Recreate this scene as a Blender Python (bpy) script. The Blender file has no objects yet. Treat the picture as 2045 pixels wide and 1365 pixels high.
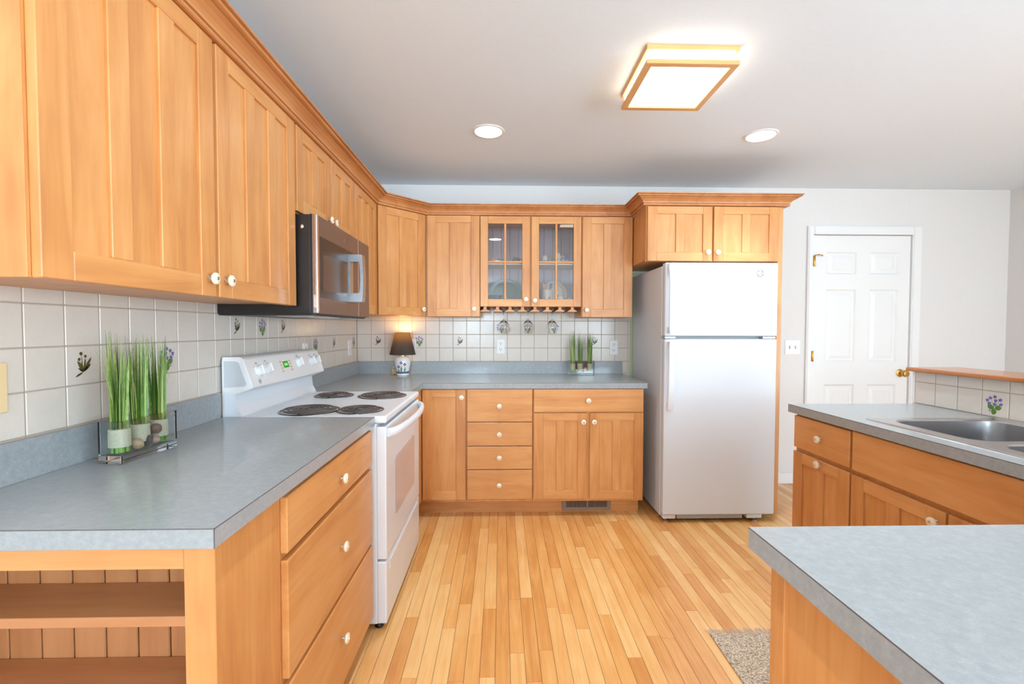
import bpy, bmesh, math, random
from mathutils import Vector, Matrix
random.seed(7)
S = 0.0254                      # everything below is in inches; S turns it into metres
scene = bpy.context.scene
COL = scene.collection

# ------------------------------------------------------------------ camera
EYE = 50.366
cd = bpy.data.cameras.new('camera'); cam = bpy.data.objects.new('camera', cd); COL.objects.link(cam)
cd.sensor_fit = 'HORIZONTAL'; cd.sensor_width = 36.0; cd.lens = 908.06 / 2045 * 36.0
cd.clip_start = 0.02; cd.clip_end = 100
cam.matrix_world = (Matrix.Translation((0, 0, EYE * S)) @ Matrix.Rotation(math.radians(-1.37), 4, 'Z')
                    @ Matrix.Rotation(math.radians(90 - 1.685), 4, 'X') @ Matrix.Rotation(math.radians(0.087), 4, 'Z'))
scene.camera = cam

# ------------------------------------------------------------------ room numbers
XL, XR, YB, YR, HC = -45.85, 165.3, 145.1, -190.0, 95.5

# ------------------------------------------------------------------ world, daylight, exposure
world = bpy.data.worlds.new('sky'); scene.world = world; world.use_nodes = True
bg = world.node_tree.nodes['Background']; bg.inputs[0].default_value = (0.86, 0.93, 1.0, 1); bg.inputs[1].default_value = 1.2
vs = scene.view_settings
vs.view_transform = 'Standard'; vs.look = 'None'; vs.exposure = 0.44; vs.gamma = 1.0
vs.use_curve_mapping = False
def window_light(name, loc, rot, sx, sy, power, color=(0.69, 0.855, 1.0)):
    l = bpy.data.lights.new(name, 'AREA'); l.shape = 'RECTANGLE'; l.size = sx * S; l.size_y = sy * S
    l.energy = power; l.color = color
    o = bpy.data.objects.new(name, l); COL.objects.link(o)
    o.location = [c * S for c in loc]; o.rotation_euler = rot
    return o
R90 = math.pi / 2; TILT = math.radians(38)    # window lights tilted up to brighten the ceiling, standing in for ground bounce
# daylight entering the rear windows (behind the camera) and the glazed door of the dining side
REAR_W = [(-43, -12, 40, 92), (78, 156, 36, 88)]
RIGHT_W = [(-165, -90, 2, 84), (-75, 0, 2, 84)]
for (x0, x1, z0, z1), pw, tl in zip(REAR_W, (170, 190), (.35, 1.2)):
    window_light('daylight', ((x0 + x1) / 2, YR - 20, (z0 + z1) / 2), (R90 + TILT * tl, 0, 0), x1 - x0, z1 - z0, pw)
for (y0, y1, z0, z1), pw in zip(RIGHT_W, (270, 150)):
    window_light('daylight', (XR + 20, (y0 + y1) / 2, (z0 + z1) / 2), (R90 + TILT, 0, R90), y1 - y0, z1 - z0, pw)

# ------------------------------------------------------------------ materials
def node_mat(name):
    m = bpy.data.materials.new(name); m.use_nodes = True
    nt = m.node_tree; p = nt.nodes['Principled BSDF']
    return m, nt, p
def sl(c):                        # sRGB 0-255 to linear
    return tuple(((v / 255) / 12.92 if v / 255 <= 0.04045 else ((v / 255 + 0.055) / 1.055) ** 2.4) for v in c) + (1,)
def plain(name, rgb, rough=0.5, metal=0.0, spec=0.5, coat=0.0, emit=None, es=0.0, trans=0.0):
    m, nt, p = node_mat(name)
    p.inputs['Base Color'].default_value = sl(rgb); p.inputs['Roughness'].default_value = rough
    p.inputs['Metallic'].default_value = metal; p.inputs['Specular IOR Level'].default_value = spec
    p.inputs['Coat Weight'].default_value = coat; p.inputs['Coat Roughness'].default_value = 0.1
    p.inputs['Transmission Weight'].default_value = trans
    if emit: p.inputs['Emission Color'].default_value = sl(emit); p.inputs['Emission Strength'].default_value = es
    return m
def N(nt, t, **kw):
    n = nt.nodes.new(t)
    for k, v in kw.items():
        if k in n.inputs: n.inputs[k].default_value = v
        else: setattr(n, k, v)
    return n
def ramp(nt, stops):
    r = nt.nodes.new('ShaderNodeValToRGB'); el = r.color_ramp.elements
    while len(el) < len(stops): el.new(0.5)
    for e, (p, c) in zip(el, stops): e.position = p; e.color = c
    return r
def wood(name, axis, dark, mid, light, rough=0.38, var=0.5, across=15.0, along=1.5, coat=0.06):
    """honey coloured wood with grain along one axis; every board (mesh island) gets its own tone"""
    m, nt, p = node_mat(name); L = nt.links.new
    tc = N(nt, 'ShaderNodeTexCoord'); geo = N(nt, 'ShaderNodeNewGeometry'); oi = N(nt, 'ShaderNodeObjectInfo')
    comb = N(nt, 'ShaderNodeMath', operation='ADD'); L(geo.outputs['Random Per Island'], comb.inputs[0]); L(oi.outputs['Random'], comb.inputs[1])
    mul = N(nt, 'ShaderNodeMath', operation='MULTIPLY'); L(comb.outputs[0], mul.inputs[0]); mul.inputs[1].default_value = 37.0
    off = N(nt, 'ShaderNodeVectorMath', operation='ADD'); L(tc.outputs['Object'], off.inputs[0]); L(mul.outputs[0], off.inputs[1])
    mp = N(nt, 'ShaderNodeMapping'); L(off.outputs[0], mp.inputs['Vector'])
    sc = [across] * 3; sc['xyz'.index(axis)] = along; mp.inputs['Scale'].default_value = sc
    n1 = N(nt, 'ShaderNodeTexNoise', Scale=1.0, Detail=5.0, Roughness=0.6, Distortion=0.9); L(mp.outputs[0], n1.inputs['Vector'])
    mp2 = N(nt, 'ShaderNodeMapping'); L(off.outputs[0], mp2.inputs['Vector'])
    sc2 = [across * 7] * 3; sc2['xyz'.index(axis)] = along * 6; mp2.inputs['Scale'].default_value = sc2
    n2 = N(nt, 'ShaderNodeTexNoise', Scale=1.0, Detail=3.0, Roughness=0.5); L(mp2.outputs[0], n2.inputs['Vector'])
    n3 = N(nt, 'ShaderNodeTexNoise', Scale=5.0, Detail=2.0); L(off.outputs[0], n3.inputs['Vector'])
    a = N(nt, 'ShaderNodeMath', operation='MULTIPLY_ADD'); L(n2.outputs[0], a.inputs[0]); a.inputs[1].default_value = 0.20; L(n1.outputs[0], a.inputs[2])
    b = N(nt, 'ShaderNodeMath', operation='MULTIPLY_ADD'); L(n3.outputs[0], b.inputs[0]); b.inputs[1].default_value = 0.45; L(a.outputs[0], b.inputs[2])
    c = N(nt, 'ShaderNodeMath', operation='MULTIPLY_ADD'); L(geo.outputs['Random Per Island'], c.inputs[0]); c.inputs[1].default_value = var; L(b.outputs[0], c.inputs[2])
    sub = N(nt, 'ShaderNodeMath', operation='SUBTRACT'); L(c.outputs[0], sub.inputs[0]); sub.inputs[1].default_value = 0.325 + var * 0.5
    r = ramp(nt, [(0.12, sl(dark)), (0.5, sl(mid)), (0.88, sl(light))]); L(sub.outputs[0], r.inputs[0])
    L(r.outputs[0], p.inputs['Base Color'])
    p.inputs['Roughness'].default_value = rough; p.inputs['Coat Weight'].default_value = coat; p.inputs['Coat Roughness'].default_value = 0.2
    bp = N(nt, 'ShaderNodeBump', Strength=0.03, Distance=0.002); L(n2.outputs[0], bp.inputs['Height']); L(bp.outputs[0], p.inputs['Normal'])
    return m
CAB = dict(dark=(186, 120, 66), mid=(213, 149, 87), light=(227, 170, 110), var=0.22)
W = {k: wood('cabinet_wood_' + k, k, **CAB) for k in 'xyz'}
SHADEDW = {k: wood('shaded_wood_' + k, k, (166, 106, 66), (188, 128, 82), (202, 146, 98), var=0.1) for k in 'xyz'}  # same cabinet wood, darkened to carry the shelf unit's shade in its colour
FLOORW = wood('floor_oak', 'y', (210, 142, 74), (229, 168, 98), (241, 195, 130), rough=0.3, var=0.65, across=30, along=2.2, coat=0.25)
FIXW = {k: wood('fixture_oak_' + k, k, (214, 150, 86), (228, 172, 110), (236, 190, 134), var=0.15) for k in 'xyz'}
CAPW = wood('ledge_oak', 'y', (176, 100, 48), (196, 122, 66), (214, 148, 92), rough=0.25, var=0.1, coat=0.4)

def mottled(name, c0, c1, c2, scale=90.0, rough=0.3, bump=0.0, coat=0.0, spec=0.5):
    m, nt, p = node_mat(name); L = nt.links.new
    tc = N(nt, 'ShaderNodeTexCoord')
    n1 = N(nt, 'ShaderNodeTexNoise', Scale=scale, Detail=4.0, Roughness=0.7); L(tc.outputs['Object'], n1.inputs['Vector'])
    n2 = N(nt, 'ShaderNodeTexNoise', Scale=scale * 6, Detail=2.0); L(tc.outputs['Object'], n2.inputs['Vector'])
    a = N(nt, 'ShaderNodeMath', operation='MULTIPLY_ADD'); L(n2.outputs[0], a.inputs[0]); a.inputs[1].default_value = 0.5; L(n1.outputs[0], a.inputs[2])
    r = ramp(nt, [(0.45, sl(c0)), (0.74, sl(c1)), (1.0, sl(c2))]); L(a.outputs[0], r.inputs[0]); L(r.outputs[0], p.inputs['Base Color'])
    p.inputs['Roughness'].default_value = rough; p.inputs['Coat Weight'].default_value = coat; p.inputs['Specular IOR Level'].default_value = spec
    if bump:
        bp = N(nt, 'ShaderNodeBump', Strength=bump, Distance=0.001); L(n1.outputs[0], bp.inputs['Height']); L(bp.outputs[0], p.inputs['Normal'])
    return m
LAM = mottled('grey_laminate', (142, 150, 153), (153, 160, 163), (166, 173, 176), 70, 0.28, coat=0.35)
SEAM = plain('laminate_seam', (96, 92, 94), 0.5)
TILE = mottled('cream_tile', (216, 208, 197), (219, 211, 200), (222, 214, 203), 14, 0.22)
GROUT = plain('grout', (178, 163, 149), 0.9)
PAINT = mottled('wall_paint', (226, 224, 222), (228, 226, 224), (230, 228, 226), 60, 0.75)
GREENP = plain('green_paint', (196, 206, 164), 0.8)
CEILP = mottled('ceiling_paint', (232, 242, 252), (234, 244, 253), (236, 245, 254), 40, 0.85)
TRIMW = plain('white_trim_paint', (238, 239, 239), 0.35)
WHITE = plain('white_enamel', (230, 235, 241), 0.28, coat=0.1)
FRIDGEW = mottled('fridge_white', (220, 226, 233), (222, 228, 235), (224, 230, 237), 300, 0.42, bump=0.06, spec=0.3)
OFFW = plain('white_plastic', (242, 242, 242), 0.35)
GREYP = plain('grey_gasket', (170, 176, 178), 0.5)
ALMOND = plain('almond_plastic', (233, 209, 160), 0.4)
CERAM = plain('cream_ceramic', (240, 228, 204), 0.15, coat=0.4)
STEEL = plain('brushed_steel', (196, 196, 198), 0.28, 1.0)
SLATE = plain('slate_steel', (158, 138, 126), 0.5, 1.0)
CHROME = plain('chrome', (225, 228, 232), 0.12, 1.0)
BRASS = plain('brass', (214, 170, 92), 0.2, 1.0)
BLACK = plain('black_plastic', (34, 31, 30), 0.35)
DARKGL = plain('dark_glass', (46, 33, 26), 0.3)
SHADOWB = plain('dark_gap', (48, 36, 28), 0.9)
COIL = plain('coil_black', (84, 74, 70), 0.4)
PAN = plain('drip_pan_chrome', (112, 106, 102), 0.22, 1.0)
OVENW = plain('oven_window', (214, 208, 214), 0.08, coat=0.5)
DISPLAY = plain('green_display', (20, 70, 24), 0.2, emit=(30, 150, 50), es=0.5)
PRINT = plain('grey_print', (92, 94, 98), 0.5)
TAN = plain('tan_print', (232, 200, 160), 0.5)
VENT = plain('vent_brown', (146, 124, 108), 0.45)
PURPLE = plain('violet_glaze', (140, 124, 188), 0.3); PURPLE2 = plain('dark_violet_glaze', (96, 82, 150), 0.3)
LEAFG = plain('leaf_glaze', (88, 130, 48), 0.3); OLIVE = plain('olive_glaze', (96, 90, 42), 0.3); BROWNG = plain('brown_glaze', (86, 70, 50), 0.3)
def grassm(name, a, b, c):
    m, nt, p = node_mat(name); L = nt.links.new
    geo = N(nt, 'ShaderNodeNewGeometry'); tc = N(nt, 'ShaderNodeTexCoord')
    n = N(nt, 'ShaderNodeTexNoise', Scale=60.0, Detail=2.0); L(tc.outputs['Object'], n.inputs['Vector'])
    ad = N(nt, 'ShaderNodeMath', operation='MULTIPLY_ADD'); L(n.outputs[0], ad.inputs[0]); ad.inputs[1].default_value = 0.5; L(geo.outputs['Random Per Island'], ad.inputs[2])
    r = ramp(nt, [(0.15, sl(a)), (0.7, sl(b)), (1.3 / 1.5, sl(c))]); L(ad.outputs[0], r.inputs[0]); L(r.outputs[0], p.inputs['Base Color'])
    p.inputs['Roughness'].default_value = 0.45
    return m
GRASS = grassm('grass_green', (44, 78, 26), (96, 142, 50), (158, 176, 96))
STALK = plain('stalk_green', (128, 184, 50), 0.4)
RAFFIA = mottled('raffia_band', (204, 200, 166), (220, 216, 186), (232, 230, 206), 200, 0.7)
STONES = [mottled('stone_tan', (188, 152, 118), (206, 174, 140), (220, 192, 160), 120, 0.5),
          mottled('stone_grey', (78, 74, 76), (98, 94, 96), (118, 114, 114), 120, 0.5),
          mottled('stone_brown', (110, 84, 72), (136, 106, 92), (160, 128, 110), 120, 0.45),
          mottled('stone_pink', (196, 152, 136), (214, 172, 156), (226, 190, 174), 120, 0.5)]
RUGM = None
def pane_mat(name, tint, refl=0.08, rough=0.0):
    """thin sheet of clear glass: lets light straight through and mirrors a little, more at grazing angles"""
    m = bpy.data.materials.new(name); m.use_nodes = True; nt = m.node_tree; nt.nodes.clear(); L = nt.links.new
    out = N(nt, 'ShaderNodeOutputMaterial'); tr = N(nt, 'ShaderNodeBsdfTransparent'); tr.inputs[0].default_value = tint
    gl = N(nt, 'ShaderNodeBsdfGlossy'); gl.inputs['Roughness'].default_value = rough; gl.inputs[0].default_value = (1, 1, 1, 1)
    fr = N(nt, 'ShaderNodeLayerWeight', Blend=0.5); pw = N(nt, 'ShaderNodeMath', operation='POWER'); L(fr.outputs['Facing'], pw.inputs[0]); pw.inputs[1].default_value = 4.0
    ad = N(nt, 'ShaderNodeMath', operation='MULTIPLY_ADD'); L(pw.outputs[0], ad.inputs[0]); ad.inputs[1].default_value = 0.8; ad.inputs[2].default_value = refl
    mx = N(nt, 'ShaderNodeMixShader'); L(ad.outputs[0], mx.inputs[0]); L(tr.outputs[0], mx.inputs[1]); L(gl.outputs[0], mx.inputs[2]); L(mx.outputs[0], out.inputs[0])
    return m
PANE = pane_mat('window_pane', (0.97, 0.98, 0.98, 1))
CABPANE = pane_mat('cabinet_pane', (0.94, 0.96, 0.98, 1), 0.055)
VASEG = plain('vase_glass', (246, 250, 250), 0.0, trans=1.0)
GLASS = plain('clear_glass', (250, 252, 252), 0.0, trans=1.0)
def emitm(name, rgb, st):
    return plain(name, rgb, 0.4, emit=rgb, es=st)
ACRYL = emitm('lit_acrylic', (255, 247, 230), 4.0)
CANLENS = emitm('lit_can_lens', (252, 250, 246), 14.0)
BULB = emitm('lit_bulb', (255, 190, 100), 0.6)
def shade_mat():
    m = bpy.data.materials.new('dark_lampshade_cloth'); m.use_nodes = True; nt = m.node_tree; nt.nodes.clear(); L = nt.links.new
    out = N(nt, 'ShaderNodeOutputMaterial'); d = N(nt, 'ShaderNodeBsdfDiffuse'); d.inputs[0].default_value = sl((72, 75, 76))
    t = N(nt, 'ShaderNodeBsdfTranslucent'); t.inputs[0].default_value = sl((255, 222, 150))
    tc = N(nt, 'ShaderNodeTexCoord'); n = N(nt, 'ShaderNodeTexNoise', Scale=420.0, Detail=2.0); L(tc.outputs['Object'], n.inputs['Vector'])
    mm = N(nt, 'ShaderNodeMapRange'); L(n.outputs[0], mm.inputs[0]); mm.inputs[3].default_value = 0.06; mm.inputs[4].default_value = 0.36
    mx = N(nt, 'ShaderNodeMixShader'); L(mm.outputs[0], mx.inputs[0]); L(d.outputs[0], mx.inputs[1]); L(t.outputs[0], mx.inputs[2]); L(mx.outputs[0], out.inputs[0])
    return m
SHADE = shade_mat()
def rug_mat():
    m, nt, p = node_mat('woven_rug'); L = nt.links.new
    tc = N(nt, 'ShaderNodeTexCoord'); mp = N(nt, 'ShaderNodeMapping'); L(tc.outputs['Object'], mp.inputs[0]); mp.inputs['Scale'].default_value = (1, 1, 1)
    ch = N(nt, 'ShaderNodeTexVoronoi', Scale=150.0); L(mp.outputs[0], ch.inputs['Vector'])
    r = ramp(nt, [(0.0, sl((236, 222, 202))), (0.7, sl((214, 198, 174))), (1.0, sl((138, 122, 104)))])
    n = N(nt, 'ShaderNodeTexNoise', Scale=160.0, Detail=1.0); L(mp.outputs[0], n.inputs['Vector'])
    wv = N(nt, 'ShaderNodeTexWave', Scale=42.0, Distortion=2.0, bands_direction='Y'); L(mp.outputs[0], wv.inputs['Vector'])
    a = N(nt, 'ShaderNodeMath', operation='MULTIPLY'); L(n.outputs[0], a.inputs[0]); L(wv.outputs['Fac'], a.inputs[1])
    b = N(nt, 'ShaderNodeMath', operation='MULTIPLY_ADD'); L(a.outputs[0], b.inputs[0]); b.inputs[1].default_value = 1.1; L(ch.outputs['Distance'], b.inputs[2])
    L(b.outputs[0], r.inputs[0]); L(r.outputs[0], p.inputs['Base Color']); p.inputs['Roughness'].default_value = 0.95
    bp = N(nt, 'ShaderNodeBump', Strength=0.6, Distance=0.003); L(ch.outputs['Distance'], bp.inputs['Height']); L(bp.outputs[0], p.inputs['Normal'])
    return m
RUGM = rug_mat(); FRINGE = plain('rug_fringe', (214, 200, 184), 0.9)
BEAD = plain('bead_board_mauve', (166, 146, 148), 0.5); BEADD = plain('bead_groove', (104, 84, 82), 0.7)
SHELFP = plain('pale_shelf', (214, 196, 184), 0.4)
DISHG = plain('grey_green_stoneware', (122, 138, 130), 0.18, coat=0.4); DISHC = plain('cream_stoneware', (206, 192, 172), 0.2, coat=0.4)
DISHB = plain('blue_glaze', (92, 116, 150), 0.2, coat=0.4); DISHT = plain('teal_stoneware', (74, 96, 100), 0.2, coat=0.4)
SPOONW = plain('spoon_wood', (196, 132, 74), 0.5)

# ------------------------------------------------------------------ mesh helpers
class Frame:
    """a vertical face: a runs along it, o points out of it"""
    def __init__(s, x, y, ax, ay, nx, ny): s.x, s.y, s.ax, s.ay, s.nx, s.ny = x, y, ax, ay, nx, ny
    def p(s, a, o, z): return Vector((s.x + s.ax * a + s.nx * o, s.y + s.ay * a + s.ny * o, z))
FL = Frame(0, 0, 0, 1, 1, 0)       # a = y, o = x      (faces right)
FB = Frame(0, 0, 1, 0, 0, -1)      # a = x, o = -y     (faces the camera)
FS = Frame(0, 0, 0, 1, -1, 0)      # a = y, o = -x     (faces left)
class MB:
    def __init__(s): s.bm = bmesh.new(); s.smooth = False
    def hexa(s, P, m=0, bev=0.0, seg=1):
        v = [s.bm.verts.new(p) for p in P]
        F = [s.bm.faces.new([v[i] for i in q]) for q in ((0, 3, 2, 1), (4, 5, 6, 7), (0, 1, 5, 4), (1, 2, 6, 5), (2, 3, 7, 6), (3, 0, 4, 7))]
        for f in F: f.material_index = m
        if bev:
            es = list({e for f in F for e in f.edges})
            r = bmesh.ops.bevel(s.bm, geom=es, offset=bev, segments=seg, affect='EDGES', profile=0.5, material=-1, clamp_overlap=True)
    def box(s, x0, x1, y0, y1, z0, z1, m=0, bev=0.0, seg=1):
        if x0 > x1: x0, x1 = x1, x0
        if y0 > y1: y0, y1 = y1, y0
        s.hexa([Vector(q) for q in ((x0, y0, z0), (x1, y0, z0), (x1, y1, z0), (x0, y1, z0), (x0, y0, z1), (x1, y0, z1), (x1, y1, z1), (x0, y1, z1))], m, bev, seg)
    def fbox(s, f, a0, a1, o0, o1, z0, z1, m=0, bev=0.0, seg=1):
        s.hexa([f.p(a0, o0, z0), f.p(a1, o0, z0), f.p(a1, o1, z0), f.p(a0, o1, z0), f.p(a0, o0, z1), f.p(a1, o0, z1), f.p(a1, o1, z1), f.p(a0, o1, z1)], m, bev, seg)
    def poly(s, pts, m=0):
        f = s.bm.faces.new([s.bm.verts.new(p) for p in pts]); f.material_index = m; return f
    def extr(s, A, B, m=0):
        """solid between two matching outlines"""
        a = [s.bm.verts.new(p) for p in A]; b = [s.bm.verts.new(p) for p in B]; n = len(a)
        fs = [s.bm.faces.new(a[::-1]), s.bm.faces.new(b)] + [s.bm.faces.new([a[i], a[(i + 1) % n], b[(i + 1) % n], b[i]]) for i in range(n)]
        for f in fs: f.material_index = m
    def prism(s, axis, pts, a, b, m=0):
        if axis == 'x': q = lambda t, u, v: Vector((t, u, v))
        elif axis == 'y': q = lambda t, u, v: Vector((u, t, v))
        else: q = lambda t, u, v: Vector((u, v, t))
        s.extr([q(a, *p) for p in pts], [q(b, *p) for p in pts], m)
    def rings(s, R, m=0, cap0=True, cap1=True, closed=False):
        V = [[s.bm.verts.new(p) for p in r] for r in R]; n = len(R[0]); k = len(V)
        for i in range(k if closed else k - 1):
            A, B = V[i], V[(i + 1) % k]
            for j in range(n):
                f = s.bm.faces.new([A[j], A[(j + 1) % n], B[(j + 1) % n], B[j]]); f.material_index = m[i % len(m)] if isinstance(m, list) else m
        mm = lambda i: m[i] if isinstance(m, list) else m
        if not closed:
            if cap0: s.bm.faces.new(V[0][::-1]).material_index = mm(0)
            if cap1: s.bm.faces.new(V[-1]).material_index = mm(-1)
    def lathe(s, prof, c, d=(0, 0, 1), seg=24, m=0, cap0=True, cap1=True):
        s.smooth = True
        q = Vector((0, 0, 1)).rotation_difference(Vector(d)); c = Vector(c)
        R = [[c + q @ Vector((max(r, 1e-4) * math.cos(2 * math.pi * j / seg), max(r, 1e-4) * math.sin(2 * math.pi * j / seg), z)) for j in range(seg)] for r, z in prof]
        s.rings(R, m, cap0, cap1)
    def tube(s, pts, r, seg=8, m=0, closed=False, ry=None):
        s.smooth = True; pts = [Vector(p) for p in pts]; n = len(pts); R = []; up = None
        for i, p in enumerate(pts):
            a = pts[(i - 1) % n] if (closed or i > 0) else p; b = pts[(i + 1) % n] if (closed or i < n - 1) else p
            t = (b - a).normalized()
            if up is None:
                up = Vector((0, 0, 1)) if abs(t.z) < 0.9 else Vector((1, 0, 0))
            u = t.cross(up).normalized(); v = u.cross(t).normalized(); up = v
            rr = r[i] if isinstance(r, (list, tuple)) else r
            R.append([p + u * rr * math.cos(2 * math.pi * j / seg) + v * (ry or rr) * math.sin(2 * math.pi * j / seg) for j in range(seg)])
        s.rings(R, m, closed=closed)
    def ball(s, c, rx, ry, rz, m=0, rot=None, n=10, seg=16, jit=0.0):
        s.smooth = True; c = Vector(c); R = []
        for i in range(n + 1):
            t = math.pi * i / n; ring = []
            for j in range(seg):
                a = 2 * math.pi * j / seg
                v = Vector((rx * max(math.sin(t), 1e-3) * math.cos(a), ry * max(math.sin(t), 1e-3) * math.sin(a), -rz * math.cos(t)))
                if rot: v = rot @ v
                ring.append(c + v)
            R.append(ring)
        s.rings(R, m)
    def ribbon(s, pts, w, nrm, m=0):
        """a thin leaf with a fold along its middle and a little thickness"""
        L, Rr, C = [], [], []
        n = len(pts)
        for i, p in enumerate(pts):
            p = Vector(p); ww = w[i] if isinstance(w, (list, tuple)) else w
            t = (Vector(pts[min(i + 1, n - 1)]) - Vector(pts[max(i - 1, 0)])).normalized(); u = t.cross(nrm).normalized(); k = u.cross(t).normalized()
            L.append(s.bm.verts.new(p + u * ww)); Rr.append(s.bm.verts.new(p - u * ww)); C.append(s.bm.verts.new(p + k * ww * 0.5))
        for i in range(n - 1):
            for q in ((L[i], C[i], C[i + 1], L[i + 1]), (C[i], Rr[i], Rr[i + 1], C[i + 1]), (Rr[i], L[i], L[i + 1], Rr[i + 1])):
                s.bm.faces.new(q).material_index = m
        s.smooth = True
WLOC = {}
def build(name, mb, mats, parent=None, loc=None, label=None, angle=35, recalc=True):
    org = Vector(loc) if loc is not None else (WLOC[parent.name] if parent is not None else Vector((0, 0, 0)))
    bm = mb.bm
    if recalc: bmesh.ops.recalc_face_normals(bm, faces=bm.faces[:])
    for v in bm.verts: v.co = (v.co - org) * S
    me = bpy.data.meshes.new(name); bm.to_mesh(me); bm.free()
    for mt in (mats if isinstance(mats, (list, tuple)) else [mats]): me.materials.append(mt)
    if mb.smooth:
        me.shade_smooth(); me.set_sharp_from_angle(angle=math.radians(angle))
    o = bpy.data.objects.new(name, me); COL.objects.link(o)
    if parent is not None: o.parent = parent
    else: o.location = org * S
    WLOC[o.name] = org
    if label: o['label'] = label
    return o
def tag(o, label, cat, group=None, kind=None):
    o['label'] = label; o['category'] = cat
    if group: o['group'] = group
    if kind: o['kind'] = kind
    return o
def thing(name, label, cat, loc, group=None, kind=None):
    o = bpy.data.objects.new(name, None); COL.objects.link(o); o.location = Vector(loc) * S; o.empty_display_size = 0.05
    WLOC[o.name] = Vector(loc); return tag(o, label, cat, group, kind)
def struct(name, mb, mats, label, cat, loc=(0, 0, 0)):
    return tag(build(name, mb, mats, loc=loc), label, cat, kind='structure')
def dup(o, dloc, label=None, rot=None):
    c = o.copy(); COL.objects.link(c); c.location = o.location + Vector(dloc) * S
    if rot is not None: c.rotation_euler = rot
    if label: c['label'] = label
    for ch in o.children:
        d = ch.copy(); COL.objects.link(d); d.parent = c
        for g in ch.children:
            e = g.copy(); COL.objects.link(e); e.parent = d
    return c

# ------------------------------------------------------------------ SETTING
def slab_with_holes(mb, axis, a0, a1, z0, z1, t0, t1, holes):
    """wall in the plane 'axis', with rectangular openings (a0,a1,z0,z1), holes ordered along a"""
    def bx(p0, p1, q0, q1):
        if p1 - p0 < 0.01 or q1 - q0 < 0.01: return
        if axis == 'y': mb.box(p0, p1, t0, t1, q0, q1)
        else: mb.box(t0, t1, p0, p1, q0, q1)
    cur = a0
    for (h0, h1, k0, k1) in sorted(holes):
        bx(cur, h0, z0, z1); bx(h0, h1, z0, k0); bx(h0, h1, k1, z1); cur = h1
    bx(cur, a1, z0, z1)
# floor: oak strips running away from the camera
mb = MB(); mb.box(XL - 5, XR + 5, YR - 5, YB + 5, -1.5, -0.06, 1)
x = XL
while x < XR:
    y = YR - random.random() * 40
    while y < YB:
        ln = random.choice((16, 22, 28, 34, 40, 52, 60)) * random.uniform(0.85, 1.15)
        y0, y1 = max(y, YR), min(y + ln, YB)
        if y1 - y0 > 0.5: mb.box(x + 0.03, min(x + 2.22, XR), y0 + 0.02, y1 - 0.02, -0.1, 0.0, 0)
        y += ln
    x += 2.25
struct('floor', mb, [FLOORW, SHADOWB], 'honey oak strip floor running away between the cabinets', 'floor')
mb = MB(); mb.box(XL - 5, XR + 5, YR - 5, YB + 5, HC, HC + 3)
struct('ceiling', mb, CEILP, 'smooth white ceiling', 'ceiling')
mb = MB(); mb.box(XL - 5, XL, YR - 5, YB + 5, 0, HC)
struct('wall_left', mb, PAINT, 'off-white wall behind the left run of cabinets', 'wall')
mb = MB(); slab_with_holes(mb, 'y', XL, XR, 0, HC, YB, YB + 5, [(100.3, 132.8, 0, 80.7)])
mb.box(41.2, 74.2, YB - 0.02, YB + 0.3, 0, 68.2, 1)
struct('wall_back', mb, [PAINT, GREENP], 'off-white back wall with a pale green patch behind the fridge', 'wall')
mb = MB(); slab_with_holes(mb, 'x', YR - 5, YB + 5, 0, HC, XR, XR + 5, RIGHT_W)
struct('wall_right', mb, PAINT, 'off-white wall at the right of the room', 'wall')
mb = MB(); slab_with_holes(mb, 'y', XL, XR, 0, HC, YR - 5, YR, REAR_W)
struct('wall_rear', mb, PAINT, 'off-white wall behind the camera', 'wall')
k = 1
for (a0, a1, z0, z1), ax in [(w, 'y') for w in REAR_W] + [(w, 'x') for w in RIGHT_W]:
    mb = MB(); f = Frame(0, 0, 1, 0, 0, -1) if ax == 'y' else Frame(0, 0, 0, 1, 1, 0)
    o0, o1 = (-YR, -YR + 4) if ax == 'y' else (XR, XR + 4)
    am, zm = (a0 + a1) / 2, (z0 + z1) / 2
    for b in ((a0, a0 + 2, z0, z1), (a1 - 2, a1, z0, z1), (a0 + 2, a1 - 2, z0, z0 + 2), (a0 + 2, a1 - 2, z1 - 2, z1), (am - 1, am + 1, z0 + 2, z1 - 2)):
        mb.fbox(f, b[0], b[1], o0, o1, b[2], b[3])
    w = struct('window_%d' % k, mb, TRIMW, 'white framed window out of view', 'window', loc=f.p(am, o0, z0)); k += 1
    pm = MB(); pm.fbox(f, a0 + 2, a1 - 2, o0 + 1.8, o0 + 2.0, z0 + 2, z1 - 2); build('pane', pm, PANE, parent=w)
# door in the back wall
dr = thing('door_1', 'white six-panel door with brass hinges in the back wall', 'door', (116.5, YB, 0), kind='structure')
def raised_panel(mb, a0, a1, z0, z1, y):
    """moulded frame with a raised field"""
    b = 0.9
    def fr(i, yy): return [Vector((a0 + i, yy, z0 + i)), Vector((a1 - i, yy, z0 + i)), Vector((a1 - i, yy, z1 - i)), Vector((a0 + i, yy, z1 - i))]
    seq = [(0, y), (0.45, y + 0.42), (1.0, y + 0.42), (1.9, y + 0.12)]
    R = [fr(i, yy) for i, yy in seq]
    V = [[mb.bm.verts.new(p) for p in r] for r in R]
    for i in range(len(V) - 1):
        for j in range(4): mb.bm.faces.new([V[i][j], V[i][(j + 1) % 4], V[i + 1][(j + 1) % 4], V[i + 1][j]])
    mb.bm.faces.new(V[-1])
mb = MB(); yd = YB - 0.1
xs = [100.5, 105.1, 114.9, 119.3, 128.7, 132.6]; zs = [0.3, 8.0, 32.35, 39.8, 63.2, 68.1, 75.2, 80.5]
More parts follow.
